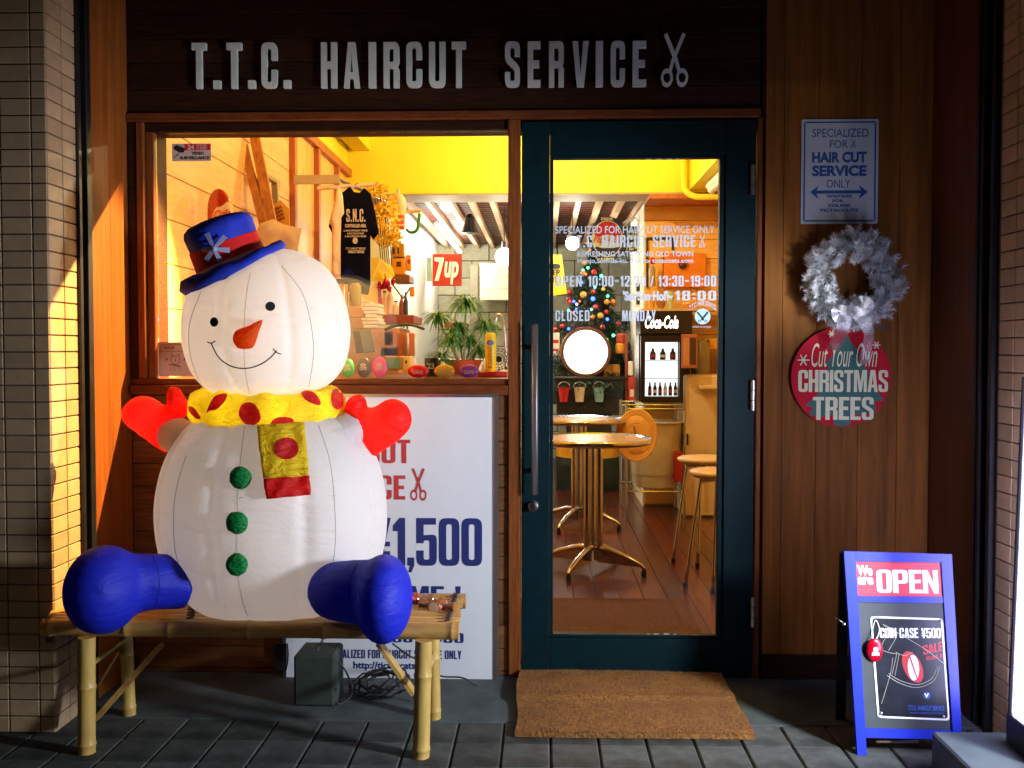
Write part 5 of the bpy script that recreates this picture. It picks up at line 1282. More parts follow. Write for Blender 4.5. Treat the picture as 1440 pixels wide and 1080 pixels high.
TB = shirt('hanging_shirt', 'black printed t-shirt hanging from the rod', [(480, 272), (492, 262), (498, 270), (506, 271), (512, 264), (521, 272), (528, 300), (533, 328), (525, 337), (521, 331), (521, 400), (518, 415), (490, 410), (465, 403), (470, 340), (474, 295)], YT_, m_nav)
hk = MB(); hk.tube(curve([P(497, 268, YT_), P(497, 262, YT_), P(503, 258, YT_), P(505, 264, YT_)]), .003, 6); hk.build('hanger_hook', m_steel, TB)
m_tp = mat('shirt_print', (.55, .45, .33), .6)
q = MB(); Yp = YT_-.045
heavy(q, 'S.N.C.', XZ(487, 294, 514, 312, Yp), gap=.12); light(q, 'CONTROLLED AREA', XZ(485, 315, 515, 320, Yp), .05)
for i, (a, b) in enumerate(((483, 517), (488, 512), (485, 515))): light(q, 'ALL AREA IS CONTROLLED BY THE BARBER', XZ(a, 323+i*4, b, 325.6+i*4, Yp), .03)
q.poly(XZ(496, 334, 503, 343, Yp), [circ(.5, .5, .5)]); light(q, 'T.T.C. HAIRCUT SERVICE', XZ(486, 348, 514, 351, Yp), .03); light(q, 'HAIRCUT SERVICE', XZ(490, 352, 512, 356, Yp), .06)
q.build('print', m_tp, TB)
shirt('hanging_shirt', 'cream t-shirt seen edge-on left of the black shirt', [(474, 265), (478, 262), (482, 275), (484, 300), (480, 306), (479, 340), (479, 392), (472, 392), (466, 388), (467, 320), (463, 312), (470, 285)], YT_-.12, mat('cream_cotton', (.78, .55, .33), .85, bump=.15), .10)
shirt('folded_shirt', 'dark corner of a third shirt behind the cream one', [(462, 318), (466, 308), (470, 312), (468, 330)], YT_+.05, m_nav, .03)
# --------------------------------------------------------------- yellow bouquet, shelves, boxes
YF = 2.3
FB = T('flower_bunch', 'hanging bunch of yellow artificial flowers beside the black shirt', 'flowers', P(540, 310, YF))
q = MB(); rg = random.Random(4)
for (cx, cy, rx, ry, n_) in ((540, 315, 22, 32, 420), (530, 268, 16, 10, 110), (545, 290, 14, 14, 100), (552, 335, 14, 12, 110)):
    for _ in range(n_):
        a = rg.random()*6.28; r_ = rg.random()**.5; p = P(cx+rx*r_*math.cos(a), cy+ry*r_*math.sin(a), YF+rg.uniform(-.1, .1))
        u = Vector((rg.uniform(-1, 1), rg.uniform(-1, 1), rg.uniform(-1, 1))).normalized(); v = u.orthogonal().normalized(); s_ = rg.uniform(.010, .020)
        q.add([p-u*s_, p-v*s_*.7, p+u*s_, p+v*s_*.7], [(0, 1, 2, 3)])
q.build('petals', mat('yellow_petal', (.88, .50, .02), .6, var=.35, scale=6), FB, kind='stuff')
q = MB()
for i in range(6): q.tube(curve([P(525+i*5, 262+i*4, YF), P(530+i*3, 300, YF), P(536+i*3, 372, YF)]), .003, 5)
q.build('stems', mat('stem_dark', (.08, .06, .02), .7), FB, kind='stuff')
WP = T('wrapped_bouquet', 'bouquet in yellow wrapping paper with a shiny red bow', 'bouquet', P(540, 400, YF-.2))
m_yp = mat('yellow_paper', (.88, .62, .03), .5, var=.08)
card([(522, 362), (534, 363), (552, 376), (555, 388), (540, 396), (522, 395)], YF-.2, m_yp, WP, 'paper', dy=(0, 0, .05, .05, 0, 0)); card([(507, 416), (528, 400), (530, 440), (520, 424)], YF-.2, m_yp, WP, 'paper'); card([(527, 398), (533, 398), (533, 432), (527, 432)], YF-.21, m_yp, WP, 'paper')
q = MB()
rg = random.Random(31)
for i in range(22):
    a = rg.random()*6.28; r_ = rg.random(); p = P(543+12*r_*math.cos(a), 398+10*r_*math.sin(a), YF-.24+rg.uniform(-.04, .02)); q.ell(p, (.022, .004, .012), 8, 6, Matrix.Rotation(rg.random()*6, 4, 'Y') @ Matrix.Rotation(rg.random()*6, 4, 'X'))
blo = q; blo.build('bow', mat('red_foil', (.5, .0, .03), .2, metal=.4), WP, smooth='all')
card([(531, 405), (536, 405), (537, 435), (532, 435)], YF-.22, mat('red_foil_tail', (.5, .0, .03), .25), WP, 'ribbon')
def bx(name, label, cat, x0, y0, x1, y1, Y, dep, m, grp=None, parts=None):
    a = P(x0, y1, Y); b = P(x1, y0, Y); t = T(name, label, cat, ((a.x+b.x)/2, Y, a.z), grp)
    q = MB(); q.bb((a.x, Y, a.z), (b.x, Y+dep, b.z), bev=min(.004, (b.x-a.x)*.1)); q.build('body', m, t)
    for i, (nm, u0, v0, u1, v1, mm) in enumerate(parts or []):
        q = MB(); F = (Vector((a.x, Y-.0015-.0005*i, a.z)), Vector((b.x-a.x, 0, 0)), Vector((0, 0, b.z-a.z))); q.poly(F, [[(u0, v0), (u1, v0), (u1, v1), (u0, v1)]]); q.build(nm, mm, t)
    return t, a, b
mS = mat('shelf_brown', (.22, .10, .06), .5); mSr = mat('shelf_red', (.30, .06, .035), .4); mWo = mat('crate_wood', (.52, .26, .10), .6, var=.25, scale=9)
m_bot = mat('amber_bottle', (.85, .42, .02), .35); m_cap = mat('dark_cap', (.06, .03, .02), .4)
bx('wall_shelf', 'rounded brown shelf under the yellow bottles', 'shelf', 552, 386, 576, 397, 2.7, .22, mS)
bx('bottle_pack', 'yellow bottles with a black round label on the brown wall shelf', 'bottles', 549, 362, 569, 386, 2.7, .15, m_bot, parts=[('dark_band', 0, .95, 1, 1, m_cap), ('round_label', .42, .45, .75, .75, m_cap)])
bx('bottle_pack', 'amber striped box standing above the yellow bottles', 'box', 550, 342, 568, 361, 2.72, .12, mat('amber_stripes', (.50, .27, .05), .5), parts=[('stripe', .1, .2, .3, .9, m_cap), ('stripe', .5, .2, .62, .9, m_cap)])
bx('small_jar', 'small yellow jar with a red dot right of the yellow bottles', 'jar', 571, 358, 578, 380, 2.72, .08, m_bot, parts=[('dot', .3, .4, .8, .7, m_red)])
t, c = lathething('wood_finial', 'turned pale wooden post top under the slatted ceiling', 'post', 561, 2.75, [(.045, 0), (.05, .10), (.05, .16), (.03, .19), (.012, .20), (.008, .23)], m_rafter, base=P(561, 315, 2.75).z)
bx('red_booklet', 'red and white striped box beside the yellow flowers', 'box', 553, 302, 568, 322, 2.7, .05, mat('stripe_red', (.75, .15, .04), .5), parts=[('stripe', 0, .2, 1, .35, m_white), ('stripe', 0, .6, 1, .75, m_white)])
PG = T('peg_arm', 'wooden peg arm with a green hook under the slatted ceiling', 'hook', P(580, 298, 2.8)); q = MB(); q.tube([P(566, 299, 2.8), P(592, 296, 2.8)], .011, 8); q.build('peg', m_rafter, PG); q = MB(); q.tube(curve([P(590, 300, 2.8), P(587, 322, 2.8), P(578, 327, 2.8), P(571, 322, 2.8)]), .011, 8); q.build('hook', mat('hook_green', (.03, .25, .07), .4), PG, smooth='all')
bx('wooden_counter', 'wooden drawer unit under the black shirt', 'drawer unit', 474, 431, 512, 461, 1.7, .5, mWo, parts=[('gap', 0, .48, 1, .51, m_cap)])
bx('low_cabinet', 'lower wooden cabinet behind the coin cases', 'cabinet', 470, 461, 560, 793, 2.0, .5, mWo)
t = T('tablet', 'dark glossy tablet tilted on the wooden shelf', 'tablet', P(510, 480, 1.5))
card([(496, 466), (521, 464), (527, 495), (501, 497)], 1.5, m_rail, t, 'bezel', .01); card([(506, 466), (521, 464.6), (526.5, 494), (511, 495.5)], 1.497, mat('screen_grey', (.16, .18, .16), .15), t, 'screen', .001)
ST_ = T('paper_stack', 'untidy stack of white paper boxes on the wooden drawer unit', 'paper stack', P(522, 460, 1.6)); rg = random.Random(9)
for i in range(7):
    a = P(511+rg.uniform(-3, 3), 461-i*5, 1.6); b = P(532+rg.uniform(-3, 3), 461-i*5-4.2, 1.6); q = MB(); q.bb((a.x, 1.6, a.z), (b.x, 1.8, b.z), bev=.003); q.build('sheaf', mat('paper_white', (.75, .66, .52), .7), ST_)
bx('grey_box', 'small beige box on top of the paper stack', 'box', 511, 423, 521, 432, 1.62, .1, mat('beige_box', (.45, .38, .28), .7))
bx('long_shelf', 'dark red shelf carrying the shelf clutter', 'shelf', 530, 443, 582, 455, 2.1, .4, mSr)
bx('yellow_tin', 'yellow tin with a black lid under the dark red shelf', 'tin', 540, 466, 553, 486, 2.0, .1, m_bot, parts=[('label', .3, .45, .7, .55, m_cap)])
bx('red_box', 'bright red box below the yellow tin', 'box', 535, 488, 562, 501, 2.0, .15, mat('box_red', (.7, .03, .04), .5))
bx('mini_television', 'small orange rimmed box with a green screen', 'box', 542, 501, 565, 520, 1.1, .08, mat('orange_rim', (.75, .38, .14), .5), parts=[('screen', .07, .1, .93, .92, mat('screen_green', (.18, .42, .30), .3))])
bx('yellow_label_box', 'yellow box with a brown dot right of the green screen', 'box', 566, 501, 577, 530, 1.1, .08, mat('yellow_box', (.85, .55, .12), .5), parts=[('dot', .35, .65, .6, .8, m_cap)])
lathething('copper_canister', 'copper canister standing behind the yellow label box', 'canister', 571, 1.9, [(.05, 0), (.052, .005), (.052, .13), (.045, .135)], mat('copper', (.70, .30, .14), .3, metal=.7), base=P(571, 501, 1.9).z)
lathething('copper_cup', 'slim copper cup on the wooden drawer unit', 'cup', 483, 1.75, [(.026, 0), (.03, .12), (.028, .12)], mat('copper2', (.75, .32, .12), .25, metal=.8), base=P(483, 430.5, 1.75).z)
lathething('glass_jar', 'clear glass jar right of the slim copper cup', 'jar', 500, 1.8, [(.03, 0), (.034, .01), (.034, .11), (.02, .13)], mat('jar_green', (.28, .22, .03), .2), base=P(500, 430.5, 1.8).z)
rg = random.Random(12)
for lab, px, w_, h_, colr in (('pale pink bottle on the dark red shelf', 535, 4, 22, (.75, .25, .25)), ('amber glass bottle on the dark red shelf', 541, 5, 34, (.8, .45, .12)), ('tall clear bottle on the dark red shelf', 549, 4.5, 40, (.8, .62, .35)), ('short cream jar on the dark red shelf', 557, 5, 20, (.85, .75, .5)), ('striped slim bottle at the right end of the dark red shelf', 565, 3.5, 28, (.3, .08, .08)), ('dark slim bottle at the end of the shelf row', 571, 3, 32, (.08, .10, .08))):
    kk = px2m(2.15); bz_ = P(px, 443, 2.15).z
    t, c = lathething('bottle', lab, 'bottle', px, 2.15, [(w_*kk*.8, 0), (w_*kk, .004), (w_*kk, h_*kk*.6), (w_*kk*.4, h_*kk*.78), (w_*kk*.4, h_*kk*.92)], mat('bottle_glass', colr, .2), base=bz_)
    q = MB(); q.lathe([(w_*kk*.5, h_*kk*.92), (w_*kk*.5, h_*kk)], 10, Matrix.Translation((c.x, 2.15, bz_))); q.build('cap', m_cap, t)
for lab, px, h_, colr in (('white pump bottle beside the copper canister', 583, 30, (.85, .8, .7)), ('clear bottle left of the tin stand', 529, 26, (.7, .5, .3))):
    kk = px2m(1.3); lathething('bottle', lab, 'bottle', px, 1.3, [(4*kk, 0), (4*kk, h_*kk*.7), (1.5*kk, h_*kk*.8), (1.5*kk, h_*kk)], mat('bottle_pale', colr, .25), base=P(px, 531, 1.3).z)
BC = T('bent_branch', 'dark green bent branch reaching out above the sill goods', 'branch', P(545, 460, 1.2)); q = MB(); q.tube(curve([P(541, 464, 1.2), P(556, 458, 1.2), P(578, 457, 1.2), P(597, 463, 1.2)]), [.008]*12+[.007]*6+[.006], 8); q.build('branch', mat('branch_green', (.05, .08, .02), .5), BC, smooth='all')
BR = T('twin_twigs', 'two thin dark twigs rising in a v above the shelf', 'twigs', P(565, 420, 2.2)); q = MB(); q.tube([P(567, 420, 2.2), P(552, 400, 2.2)], .005, 6); q.build('twig', m_cap, BR); q = MB(); q.tube([P(567, 420, 2.2), P(577, 405, 2.2)], .005, 6); q.build('twig', m_cap, BR)
AB2 = bx('amber_tag', 'amber bottle tag hanging on the white wall', 'tag', 576, 403, 582, 417, 2.6, .03, m_bot)
CKc = T('wall_clock', 'big pale clock face with dark hour marks on the white wall', 'clock', P(583, 452, 3.2))
c = P(575, 450, 4.9); q = MB(); q.lathe([(.16, 0), (.16, .02), (.001, .022)], 40, Matrix.Translation((xbl+.001, 4.9, c.z)) @ Matrix.Rotation(R(90), 4, 'Y')); q.build('face', m_whitewall, CKc, smooth=True)
q = MB()
for i in range(12):
    a = i*math.pi/6; q.beam((xbl+.025, 4.9+.10*math.cos(a), c.z+.10*math.sin(a)), (xbl+.025, 4.9+.145*math.cos(a), c.z+.145*math.sin(a)), .006, .018, (1, 0, 0))
q.build('hour_marks', m_cap, CKc)
# --------------------------------------------------------------- back room seen through the window
U7 = T('square_sign', 'orange red square soft drink sign with cream numeral seven on a bracket', 'sign', P(628, 378, 6.6))
t7, a, b = bx('sign_panel', '', 'sign', 608, 357, 649, 402, 6.6, .03, mat('sign_orange', (.50, .035, .008), .5, var=.15, scale=20, spec=.1)); 
for ch in list(bpy.data.objects):
    if ch.parent == t7: ch.parent = U7; ch.location = t7.location-U7.location; ch.name = 'panel'
bpy.data.objects.remove(t7)
m_c7 = mat('sign_cream7', (.85, .72, .42), .5)
sk = lambda u, v: (u+v*.18, v)
q = MB(); F = XZ(611, 362, 624, 395, 6.585); q.poly(F, [[(0, .86), (0, 1), (1.0, 1), (1.0, .86), (.45, 0), (.0, 0), (.55, .82), (.12, .82), (.10, .86)]])
F = XZ(625, 368, 645, 400, 6.585); light(q, 'up', F, .035, .2); q.build('lettering', m_c7, U7)
q = MB(); aa = P(600, 362, 6.62); bb_ = P(607.5, 396, 6.62); q.bb((aa.x, 6.61, bb_.z), (bb_.x, 6.64, aa.z)); q.build('bracket', mat('bracket_green', (.30, .36, .18), .5), U7)
PL = T('pendant_lamp', 'black bell shaped pendant lamp under the slatted ceiling', 'lamp', P(661, 310, 5.0))
kk = px2m(5.0); c = P(661, 317, 5.0); q = MB(); q.lathe([(13*kk, -11*kk), (12.5*kk, -10*kk), (7.5*kk, 4*kk), (7*kk, 11*kk), (4*kk, 14*kk), (3*kk, 16*kk)], 24, Matrix.Translation(c)); q.build('shade', mat('lamp_black', (.012, .014, .016), .25), PL, smooth=True)
q = MB(); q.tube([c+Vector((0, 0, 16*kk)), Vector((c.x, c.y, ZB))], .008, 6); q.build('cord', m_rail, PL)
bx('wall_cupboard', 'white wall cupboard behind the glaring bulb', 'cupboard', 675, 370, 716, 422, 7.3, .3, mat('cupboard_white', (.85, .8, .6), .5), parts=[('shelf_line', 0, .30, 1, .31, m_tan), ('shelf_line', 0, .62, 1, .63, m_tan)])
bx('back_doorway', 'grey door edge left of the white cupboard', 'door', 661, 372, 672, 470, 7.5, .05, mat('door_grey', (.28, .25, .17), .6))
bx('back_counter', 'pale work counter behind the potted plant', 'counter', 600, 505, 716, 684, 5.5, .6, mat('counter_pale', (.7, .65, .5), .5))
bx('red_sign', 'small red strip sign behind the plant leaves', 'sign', 624, 453, 644, 460, 5.4, .05, m_red)

# --------------------------------------------------------------- behind the door
# rubber backed inner mat
t = T('inner_mat', 'reddish brown coir mat just inside the glass door', 'doormat', (P(880, 870, .8).x, .8, FZ))
a = PZ(760, 841, 0); b = PZ(960, 841, 0); q = MB(); q.bb((-.35, .17, FZ), (b.x, a.y, FZ+.014), bev=.004); q.build('pile', mat('red_coir', (.085, .028, .014), .95, var=.5, scale=70, bump=.8), t)
# cafe tables
m_chr = mat('chrome_bronze', (.62, .68, .80), .16, metal=1); m_ttop = mat('table_slat', (.62, .40, .22), .25, metal=.2)
def table(label, cx, cy, top, rad):
    t = T('cafe_table', label, 'table', (cx, cy, FZ), 'round metal cafe tables inside')
    q = MB(); q.lathe([(rad-.012, top-.032), (rad, top-.026), (rad+.004, top-.013), (rad, top), (rad-.012, top+.004), (rad-.02, top-.004)], 56, Matrix.Translation((cx, cy, 0))); q.build('rim', m_chr, t, smooth='all')
    n = 8; w_ = 2*rad/n
    for i in range(n):
        y0 = -rad+i*w_+.003; y1 = y0+w_-.006; ym = max(abs(y0), abs(y1)); h = math.sqrt(max(0, (rad-.02)**2-ym**2))
        if h > .05:
            m_ = 9; L_ = 2*h
            q = MB(); q.bb((cx-h, cy+y0, top-.014), (cx+h, cy+y1, top-.002), bev=.002); q.build('top_slat', m_ttop, t)
    q = MB(); 
    for i in range(9): x = -rad*.9+i*rad*.225; hh = math.sqrt(max(.0001, (rad-.02)**2-x*x)); q.bb((cx+x-.0015, cy-hh, top-.0018), (cx+x+.0015, cy+hh, top-.0012))
    q.build('top_joints', m_cap, t, kind='stuff')
    q = MB()
    for dx, dy in ((-.035, -.02), (.035, -.02), (0, .04)): q.tube([(cx+dx, cy+dy, .10), (cx+dx, cy+dy, top-.03)], .0195, 16)
    q.build('column', m_chr, t, smooth=True); 
    q = MB(); q.lathe([(.12, top-.038), (.12, top-.033)], 20, Matrix.Translation((cx, cy, 0))); q.build('top_plate', m_dsteel, t)
    for a in (R(-28), R(62), R(152), R(242)):
        d = Vector((math.cos(a), math.sin(a), 0)); q = MB()
        q.tube([Vector((cx, cy, .12))+d*.02, Vector((cx, cy, .115))+d*.09, Vector((cx, cy, .085))+d*.2, Vector((cx, cy, .05))+d*.29, Vector((cx, cy, .03))+d*.315], [.018, .018, .015, .012, .009], 12)
        q.v = [v+Vector((0, 0, 0)) for v in q.v]
        nrm = Vector((-d.y, d.x, 0))
        q.add([Vector((cx, cy, .11))+d*.02+nrm*.008, Vector((cx, cy, .065))+d*.25+nrm*.006, Vector((cx, cy, .038))+d*.30+nrm*.006, Vector((cx, cy, .04))+d*.03+nrm*.008,
               Vector((cx, cy, .11))+d*.02-nrm*.008, Vector((cx, cy, .065))+d*.25-nrm*.006, Vector((cx, cy, .038))+d*.30-nrm*.006, Vector((cx, cy, .04))+d*.03-nrm*.008], [(0, 1, 2, 3), (7, 6, 5, 4), (0, 4, 5, 1), (1, 5, 6, 2), (2, 6, 7, 3), (3, 7, 4, 0)])
        f_ = q.build('foot', m_chr, t, smooth=True)
        q = MB(); q.lathe([(.014, FZ), (.016, FZ+.012), (.010, .03)], 12, Matrix.Translation(Vector((cx, cy, 0))+d*.31)); q.build('glide', m_black, f_, smooth=True)
c1 = P(834, 700, 1.86)
table('nearer round metal cafe table with slatted top and chrome column', c1.x, 1.86, .745, .33)
c2 = P(814, 700, 3.25)
table('farther round metal cafe table partly hidden by the nearer one', c2.x, 3.25, .76, .33)
# stools
m_seat = mat('tan_vinyl', (.68, .54, .42), .35, var=.06)
def stool(label, cx, cy, z):
    t = T('bar_stool', label, 'stool', (cx, cy, FZ), 'round vinyl stools inside the door')
    q = MB(); q.lathe([(.11, z-.03), (.145, z-.035), (.165, z-.02), (.165, z-.006), (.15, z+.002), (.05, z+.005), (.001, z+.005)], 40, Matrix.Translation((cx, cy, 0))); q.build('seat', m_seat, t, smooth='all')
    for a in (R(205), R(250), R(300), R(25)):
        d = Vector((math.cos(a), math.sin(a), 0)); q = MB(); c = Vector((cx, cy, 0))
        q.tube(curve([c+d*.04+Vector((0, 0, z-.05)), c+d*.12+Vector((0, 0, z-.055)), c+d*.135+Vector((0, 0, z-.09)), c+d*.22+Vector((0, 0, FZ+.02))], 5), .0095, 10); f_ = q.build('leg', m_chr, t, smooth='all')
        q = MB(); q.tube([c+d*.219+Vector((0, 0, FZ)), c+d*.22+Vector((0, 0, FZ+.03))], .013, 8); q.build('rubber_foot', m_black, f_)
stool('farther tan vinyl stool at the right of the door glass', P(992, 645, 2.15).x, 2.15, .605)
stool('nearer tan vinyl stool cut by the right edge of the door glass', P(1014, 660, 1.55).x, 1.55, .60)
# oil drum with lidded box, disc lamp
YD = 5.0; kd = px2m(YD)
DRM = T('oil_drum', 'yellow and dark green oil drum behind the cafe tables', 'drum', (P(829, 650, YD).x, YD+.28, FZ))
dc = Vector((P(829, 650, YD).x, YD+.28, 0)); zt = P(829, 612, YD).z; zm = P(829, 645, YD).z; rd_ = 47*kd
q = MB(); q.lathe([(rd_*.98, FZ), (rd_, .01), (rd_, .2), (rd_*1.02, .22), (rd_, .24), (rd_, zm)], 40, Matrix.Translation(dc)); q.build('lower_shell', mat('drum_dark', (.012, .03, .028), .35), DRM, smooth=True)
q = MB(); q.lathe([(rd_*1.001, zm), (rd_*1.001, zt-.02), (rd_*1.02, zt-.01), (rd_*1.0, zt), (.001, zt+.0005)], 40, Matrix.Translation(dc)); q.build('upper_shell', mat('drum_yellow', (.85, .42, .02), .35), DRM, smooth=True)
q = MB(); light(q, 'MOTOR OIL', XZ(793, 619, 838, 626, YD-.03), .06); q.build('lettering', m_black, DRM)
BXB = T('black_box', 'black tapered box with little buckets standing on the drum', 'box', (P(830, 582, YD).x, YD, P(830, 582, YD).z))
q = MB(); p = [P(781, 531, YD), P(880, 531, YD), P(872, 582, YD), P(783, 582, YD)]; bk = [v+Vector((0, .3, 0)) for v in p]; q.add(p+bk, [(0, 1, 2, 3), (7, 6, 5, 4), (0, 4, 5, 1), (1, 5, 6, 2), (2, 6, 7, 3), (3, 7, 4, 0)]); q.build('body', mat('box_black', (.02, .02, .022), .3), BXB)
q = MB(); q.bb(P(779, 534, YD-.02), P(882, 530, YD)+Vector((0, .33, 0)), bev=.003); q.build('lid', mat('lid_black', (.03, .025, .02), .3), BXB)
W('drum_pedestal', (dc.x-.2, dc.y-.2, zt), (dc.x+.2, dc.y+.2, P(830, 582, YD).z), m_black)['kind'] = 'structure'
for lab, px, col in (('little red bucket hanging on the black box', 793, (.55, .02, .03)), ('little cream bucket hanging between the red and blue ones', 815, (.72, .58, .42)), ('little pale blue bucket hanging on the black box', 842.5, (.25, .50, .52))):
    c = P(px, 565, YD-.05); t = T('mini_bucket', lab, 'bucket', c, 'little buckets hanging on the black box')
    q = MB(); q.lathe([(5.5*kd, 0), (8*kd, 20*kd), (8.6*kd, 20.5*kd), (7.6*kd, 20.5*kd), (5*kd, 2*kd)], 20, Matrix.Translation(c)); q.build('pail', mat('pail', col, .35), t, smooth=True)
    q = MB(); q.tube([c+Vector((math.cos(a*math.pi/8)*8.6*kd, -.008, 20*kd+math.sin(a*math.pi/8)*8*kd)) for a in range(9)], .003, 6); q.build('handle', m_steel, t)
DL = T('disc_lamp', 'round glowing white lamp with a dark brown rim on the black box', 'lamp', P(824, 530, YD+.1))
c = P(823.5, 495, YD+.06); MR = Matrix.Translation(c) @ Matrix.Rotation(R(90), 4, 'X')
q = MB(); q.lathe([(30.5*kd, .03), (.001, .034)], 48, MR); q.build('glowing_face', mat('disc_glow', (1, 1, 1), .5, emit=(1, .97, .92), es=4.5), DL)
q = MB(); q.lathe([(30.4*kd, .028), (31*kd, .05), (35*kd, .05), (36*kd, .03), (36*kd, -.05), (.001, -.05)], 48, MR); q.build('rim', mat('rim_brown', (.16, .06, .03), .3, coat=.5), DL, smooth=True)
q = MB(); q.bb((c.x-.09, c.y-.05, P(824, 531, YD).z+.002), (c.x+.09, c.y+.05, c.z-34*kd)); q.build('foot', m_chr, DL)
# christmas tree
XT = T('christmas_tree', 'christmas tree with coloured lights and baubles behind the disc lamp', 'christmas tree', (P(832, 500, 5.55).x, 5.55, FZ))
tx_, ty_ = P(832, 500, 5.55).x, 5.55; zt_ = P(832, 352, 5.55).z; kt = px2m(5.55)
def tr_r(z): return max(.02, (zt_-z)*.54*(.86+.14*math.sin(z*22)))
q = MB(); rg = random.Random(21)
for _ in range(5200):
    z = zt_-(zt_-.75)*rg.random()**.75; a = rg.random()*6.283; r_ = tr_r(z)
    tip = Vector((tx_+math.cos(a)*r_, ty_+math.sin(a)*r_, z)); d = Vector((math.cos(a), math.sin(a), -.25)); bs = tip-d*min(r_, .12)
    for k in range(9):
        o = bs+(tip-bs)*rg.random(); e = (d+Vector((rg.uniform(-1, 1), rg.uniform(-1, 1), rg.uniform(-1, 1)))*.8).normalized()*.035; s_ = e.cross(Vector((0, 0, 1))).normalized()*.0045
        i = len(q.v); q.v += [o-s_, o+s_, o+e]; q.f.append((i, i+1, i+2))
q.build('needles', mat('fir_needle', (.018, .06, .022), .6, var=.5, scale=20), XT, kind='stuff')
q = MB(); q.tube([(tx_, ty_, FZ), (tx_, ty_, .75)], .03, 8); q.tube([(tx_, ty_, .75), (tx_, ty_, zt_-.05)], [tr_r(.75)*.72, .01], 14); q.build('trunk_and_dark_fill', m_cap, XT)  # thin trunk plus an added dark cone that fills the needle mass
def onT(px, py):
    z = P(px, py, 5.4).z; r_ = tr_r(z); x = P(px, py, 5.4).x; dx = max(-r_*.98, min(r_*.98, x-tx_)); return Vector((tx_+dx, ty_-math.sqrt(max(0, r_*r_-dx*dx))-.02, z))
m_l = {c: mat('fairy_'+c, col, .5, emit=col, es=14) for c, col in (('blue', (.02, .06, 1)), ('green', (.05, 1, .45)), ('red', (1, .05, .02)), ('white', (.6, .8, 1)))}
for px, py, c, s_ in ((814, 379, 'green', 1), (827, 376, 'green', 1), (846, 387, 'green', 1.1), (824, 385, 'red', .9), (818, 397, 'blue', 1.2), (833, 421, 'blue', 1.7), (836, 405, 'green', .8), (854, 417, 'green', 1), (807, 424, 'blue', 1.1), (811, 428, 'white', .8), (815, 424, 'red', .7), (852, 450, 'blue', 1.2), (831, 436, 'green', .9), (799, 436, 'green', .9), (810, 435, 'blue', .9), (799, 463, 'blue', 1.1), (861, 472, 'green', 1.1), (806, 440, 'red', .7)):
    q = MB(); q.ell(onT(px, py)+Vector((0, -.02, 0)), .012*s_, 10, 6); q.build('fairy_light', m_l[c], XT, smooth='all')
m_o = {c: mat('bauble_'+c, col, .25, coat=.5) for c, col in (('red', (.6, .02, .02)), ('orange', (.75, .25, .03)), ('gold', (.75, .42, .05)), ('wine', (.3, .02, .04)), ('teal', (.02, .15, .22)))}
for px, py, c, s_ in ((836, 382, 'red', 1.3), (821, 383, 'orange', 1.2), (810, 368, 'orange', 1.2), (810, 387, 'teal', 1.5), (848, 407, 'gold', .9), (834, 411, 'red', 1), (803, 424, 'red', 1.1), (790, 420, 'wine', 1.3), (837, 432, 'red', 1.2), (853, 425, 'orange', 1.3), (862, 424, 'orange', 1.3), (852, 439, 'red', 1), (843, 445, 'gold', 1.3), (832, 447, 'orange', 1), (867, 456, 'wine', 1.1), (782, 463, 'red', 1.2), (791, 459, 'red', 1), (845, 461, 'wine', 1.2), (794, 410, 'red', 1), (872, 427, 'orange', 1.1), (820, 415, 'gold', 1.4)):
    q = MB(); q.ell(onT(px, py), .022*s_, 14, 9); q.build('bauble', m_o[c], XT, smooth='all')
SP = T('star_topper', 'orange starburst ornament on top of the christmas tree', 'star', P(838, 345, 5.5))
q = MB(); c = P(838, 342, 5.45); n_ = 16; F = (c, Vector((kt, 0, 0)), Vector((0, 0, kt))); q.poly(F, [[((18 if i % 2 == 0 else 7)*(1.35 if i % 8 == 4 else 1)*math.cos(i*2*math.pi/n_), (22 if i % 2 == 0 else 7)*math.sin(i*2*math.pi/n_)) for i in range(n_)]], .02); q.build('points', mat('star_orange', (.85, .35, .05), .4), SP)
q = MB(); q.ell(c+Vector((0, -.03, 0)), .04, 14, 8); q.build('heart', m_o['red'], SP, smooth='all')
for lab, px, py, col in (('small red drum ornament hanging right of the tree', 874, 476, (.42, .06, .03)), ('small gold cube lantern hanging below the red drum ornament', 873, 490, (.75, .35, .05))):
    c = P(px, py, 5.1); t = T('hanging_ornament', lab, 'ornament', c); q = MB(); kk = px2m(5.1)
    if 'drum' in lab: q.lathe([(6.5*kk, -7*kk), (7.5*kk, -5*kk), (7.5*kk, 5*kk), (6.5*kk, 7*kk)], 18, Matrix.Translation(c))
    else: q.box(c, (12*kk, 12*kk, 12*kk), bev=.006)
    q.build('body', mat('ornament', col, .4), t); q = MB(); q.tube([c+Vector((0, 0, 7*kk)), c+Vector((0, 0, .45))], .002, 5); q.build('string', m_cap, t)
# round cola sign
PS = T('round_drink_sign', 'round blue rimmed cola sign with a dark flag, hanging by the tree', 'sign', P(855, 345, 5.9))
kp = px2m(4.8); c = P(854, 336, 4.8); F = (c, Vector((kp, 0, 0)), Vector((0, 0, kp))); m_nv = mat('sign_navy', (.015, .02, .07), .4)
q = MB(); q.poly(F, [circ(0, 0, 26, 31, 40)], .02); q.build('rim', m_nv, PS)
FL = lambda l: (c+Vector((0, -.0205-l, 0)), Vector((kp, 0, 0)), Vector((0, 0, kp)))
q = MB(); q.poly(FL(.001), [circ(0, 0, 21.5, 25.5, 40)]); q.build('cream_ring', m_cream, PS)
arc = [(20*math.cos(a), 24*math.sin(a)) for a in [R(x) for x in range(12, 169, 8)]]
q = MB(); q.poly(FL(.002), [arc+[(-12, 2), (0, 6), (12, 2)]]); q.build('red_top', m_red, PS)
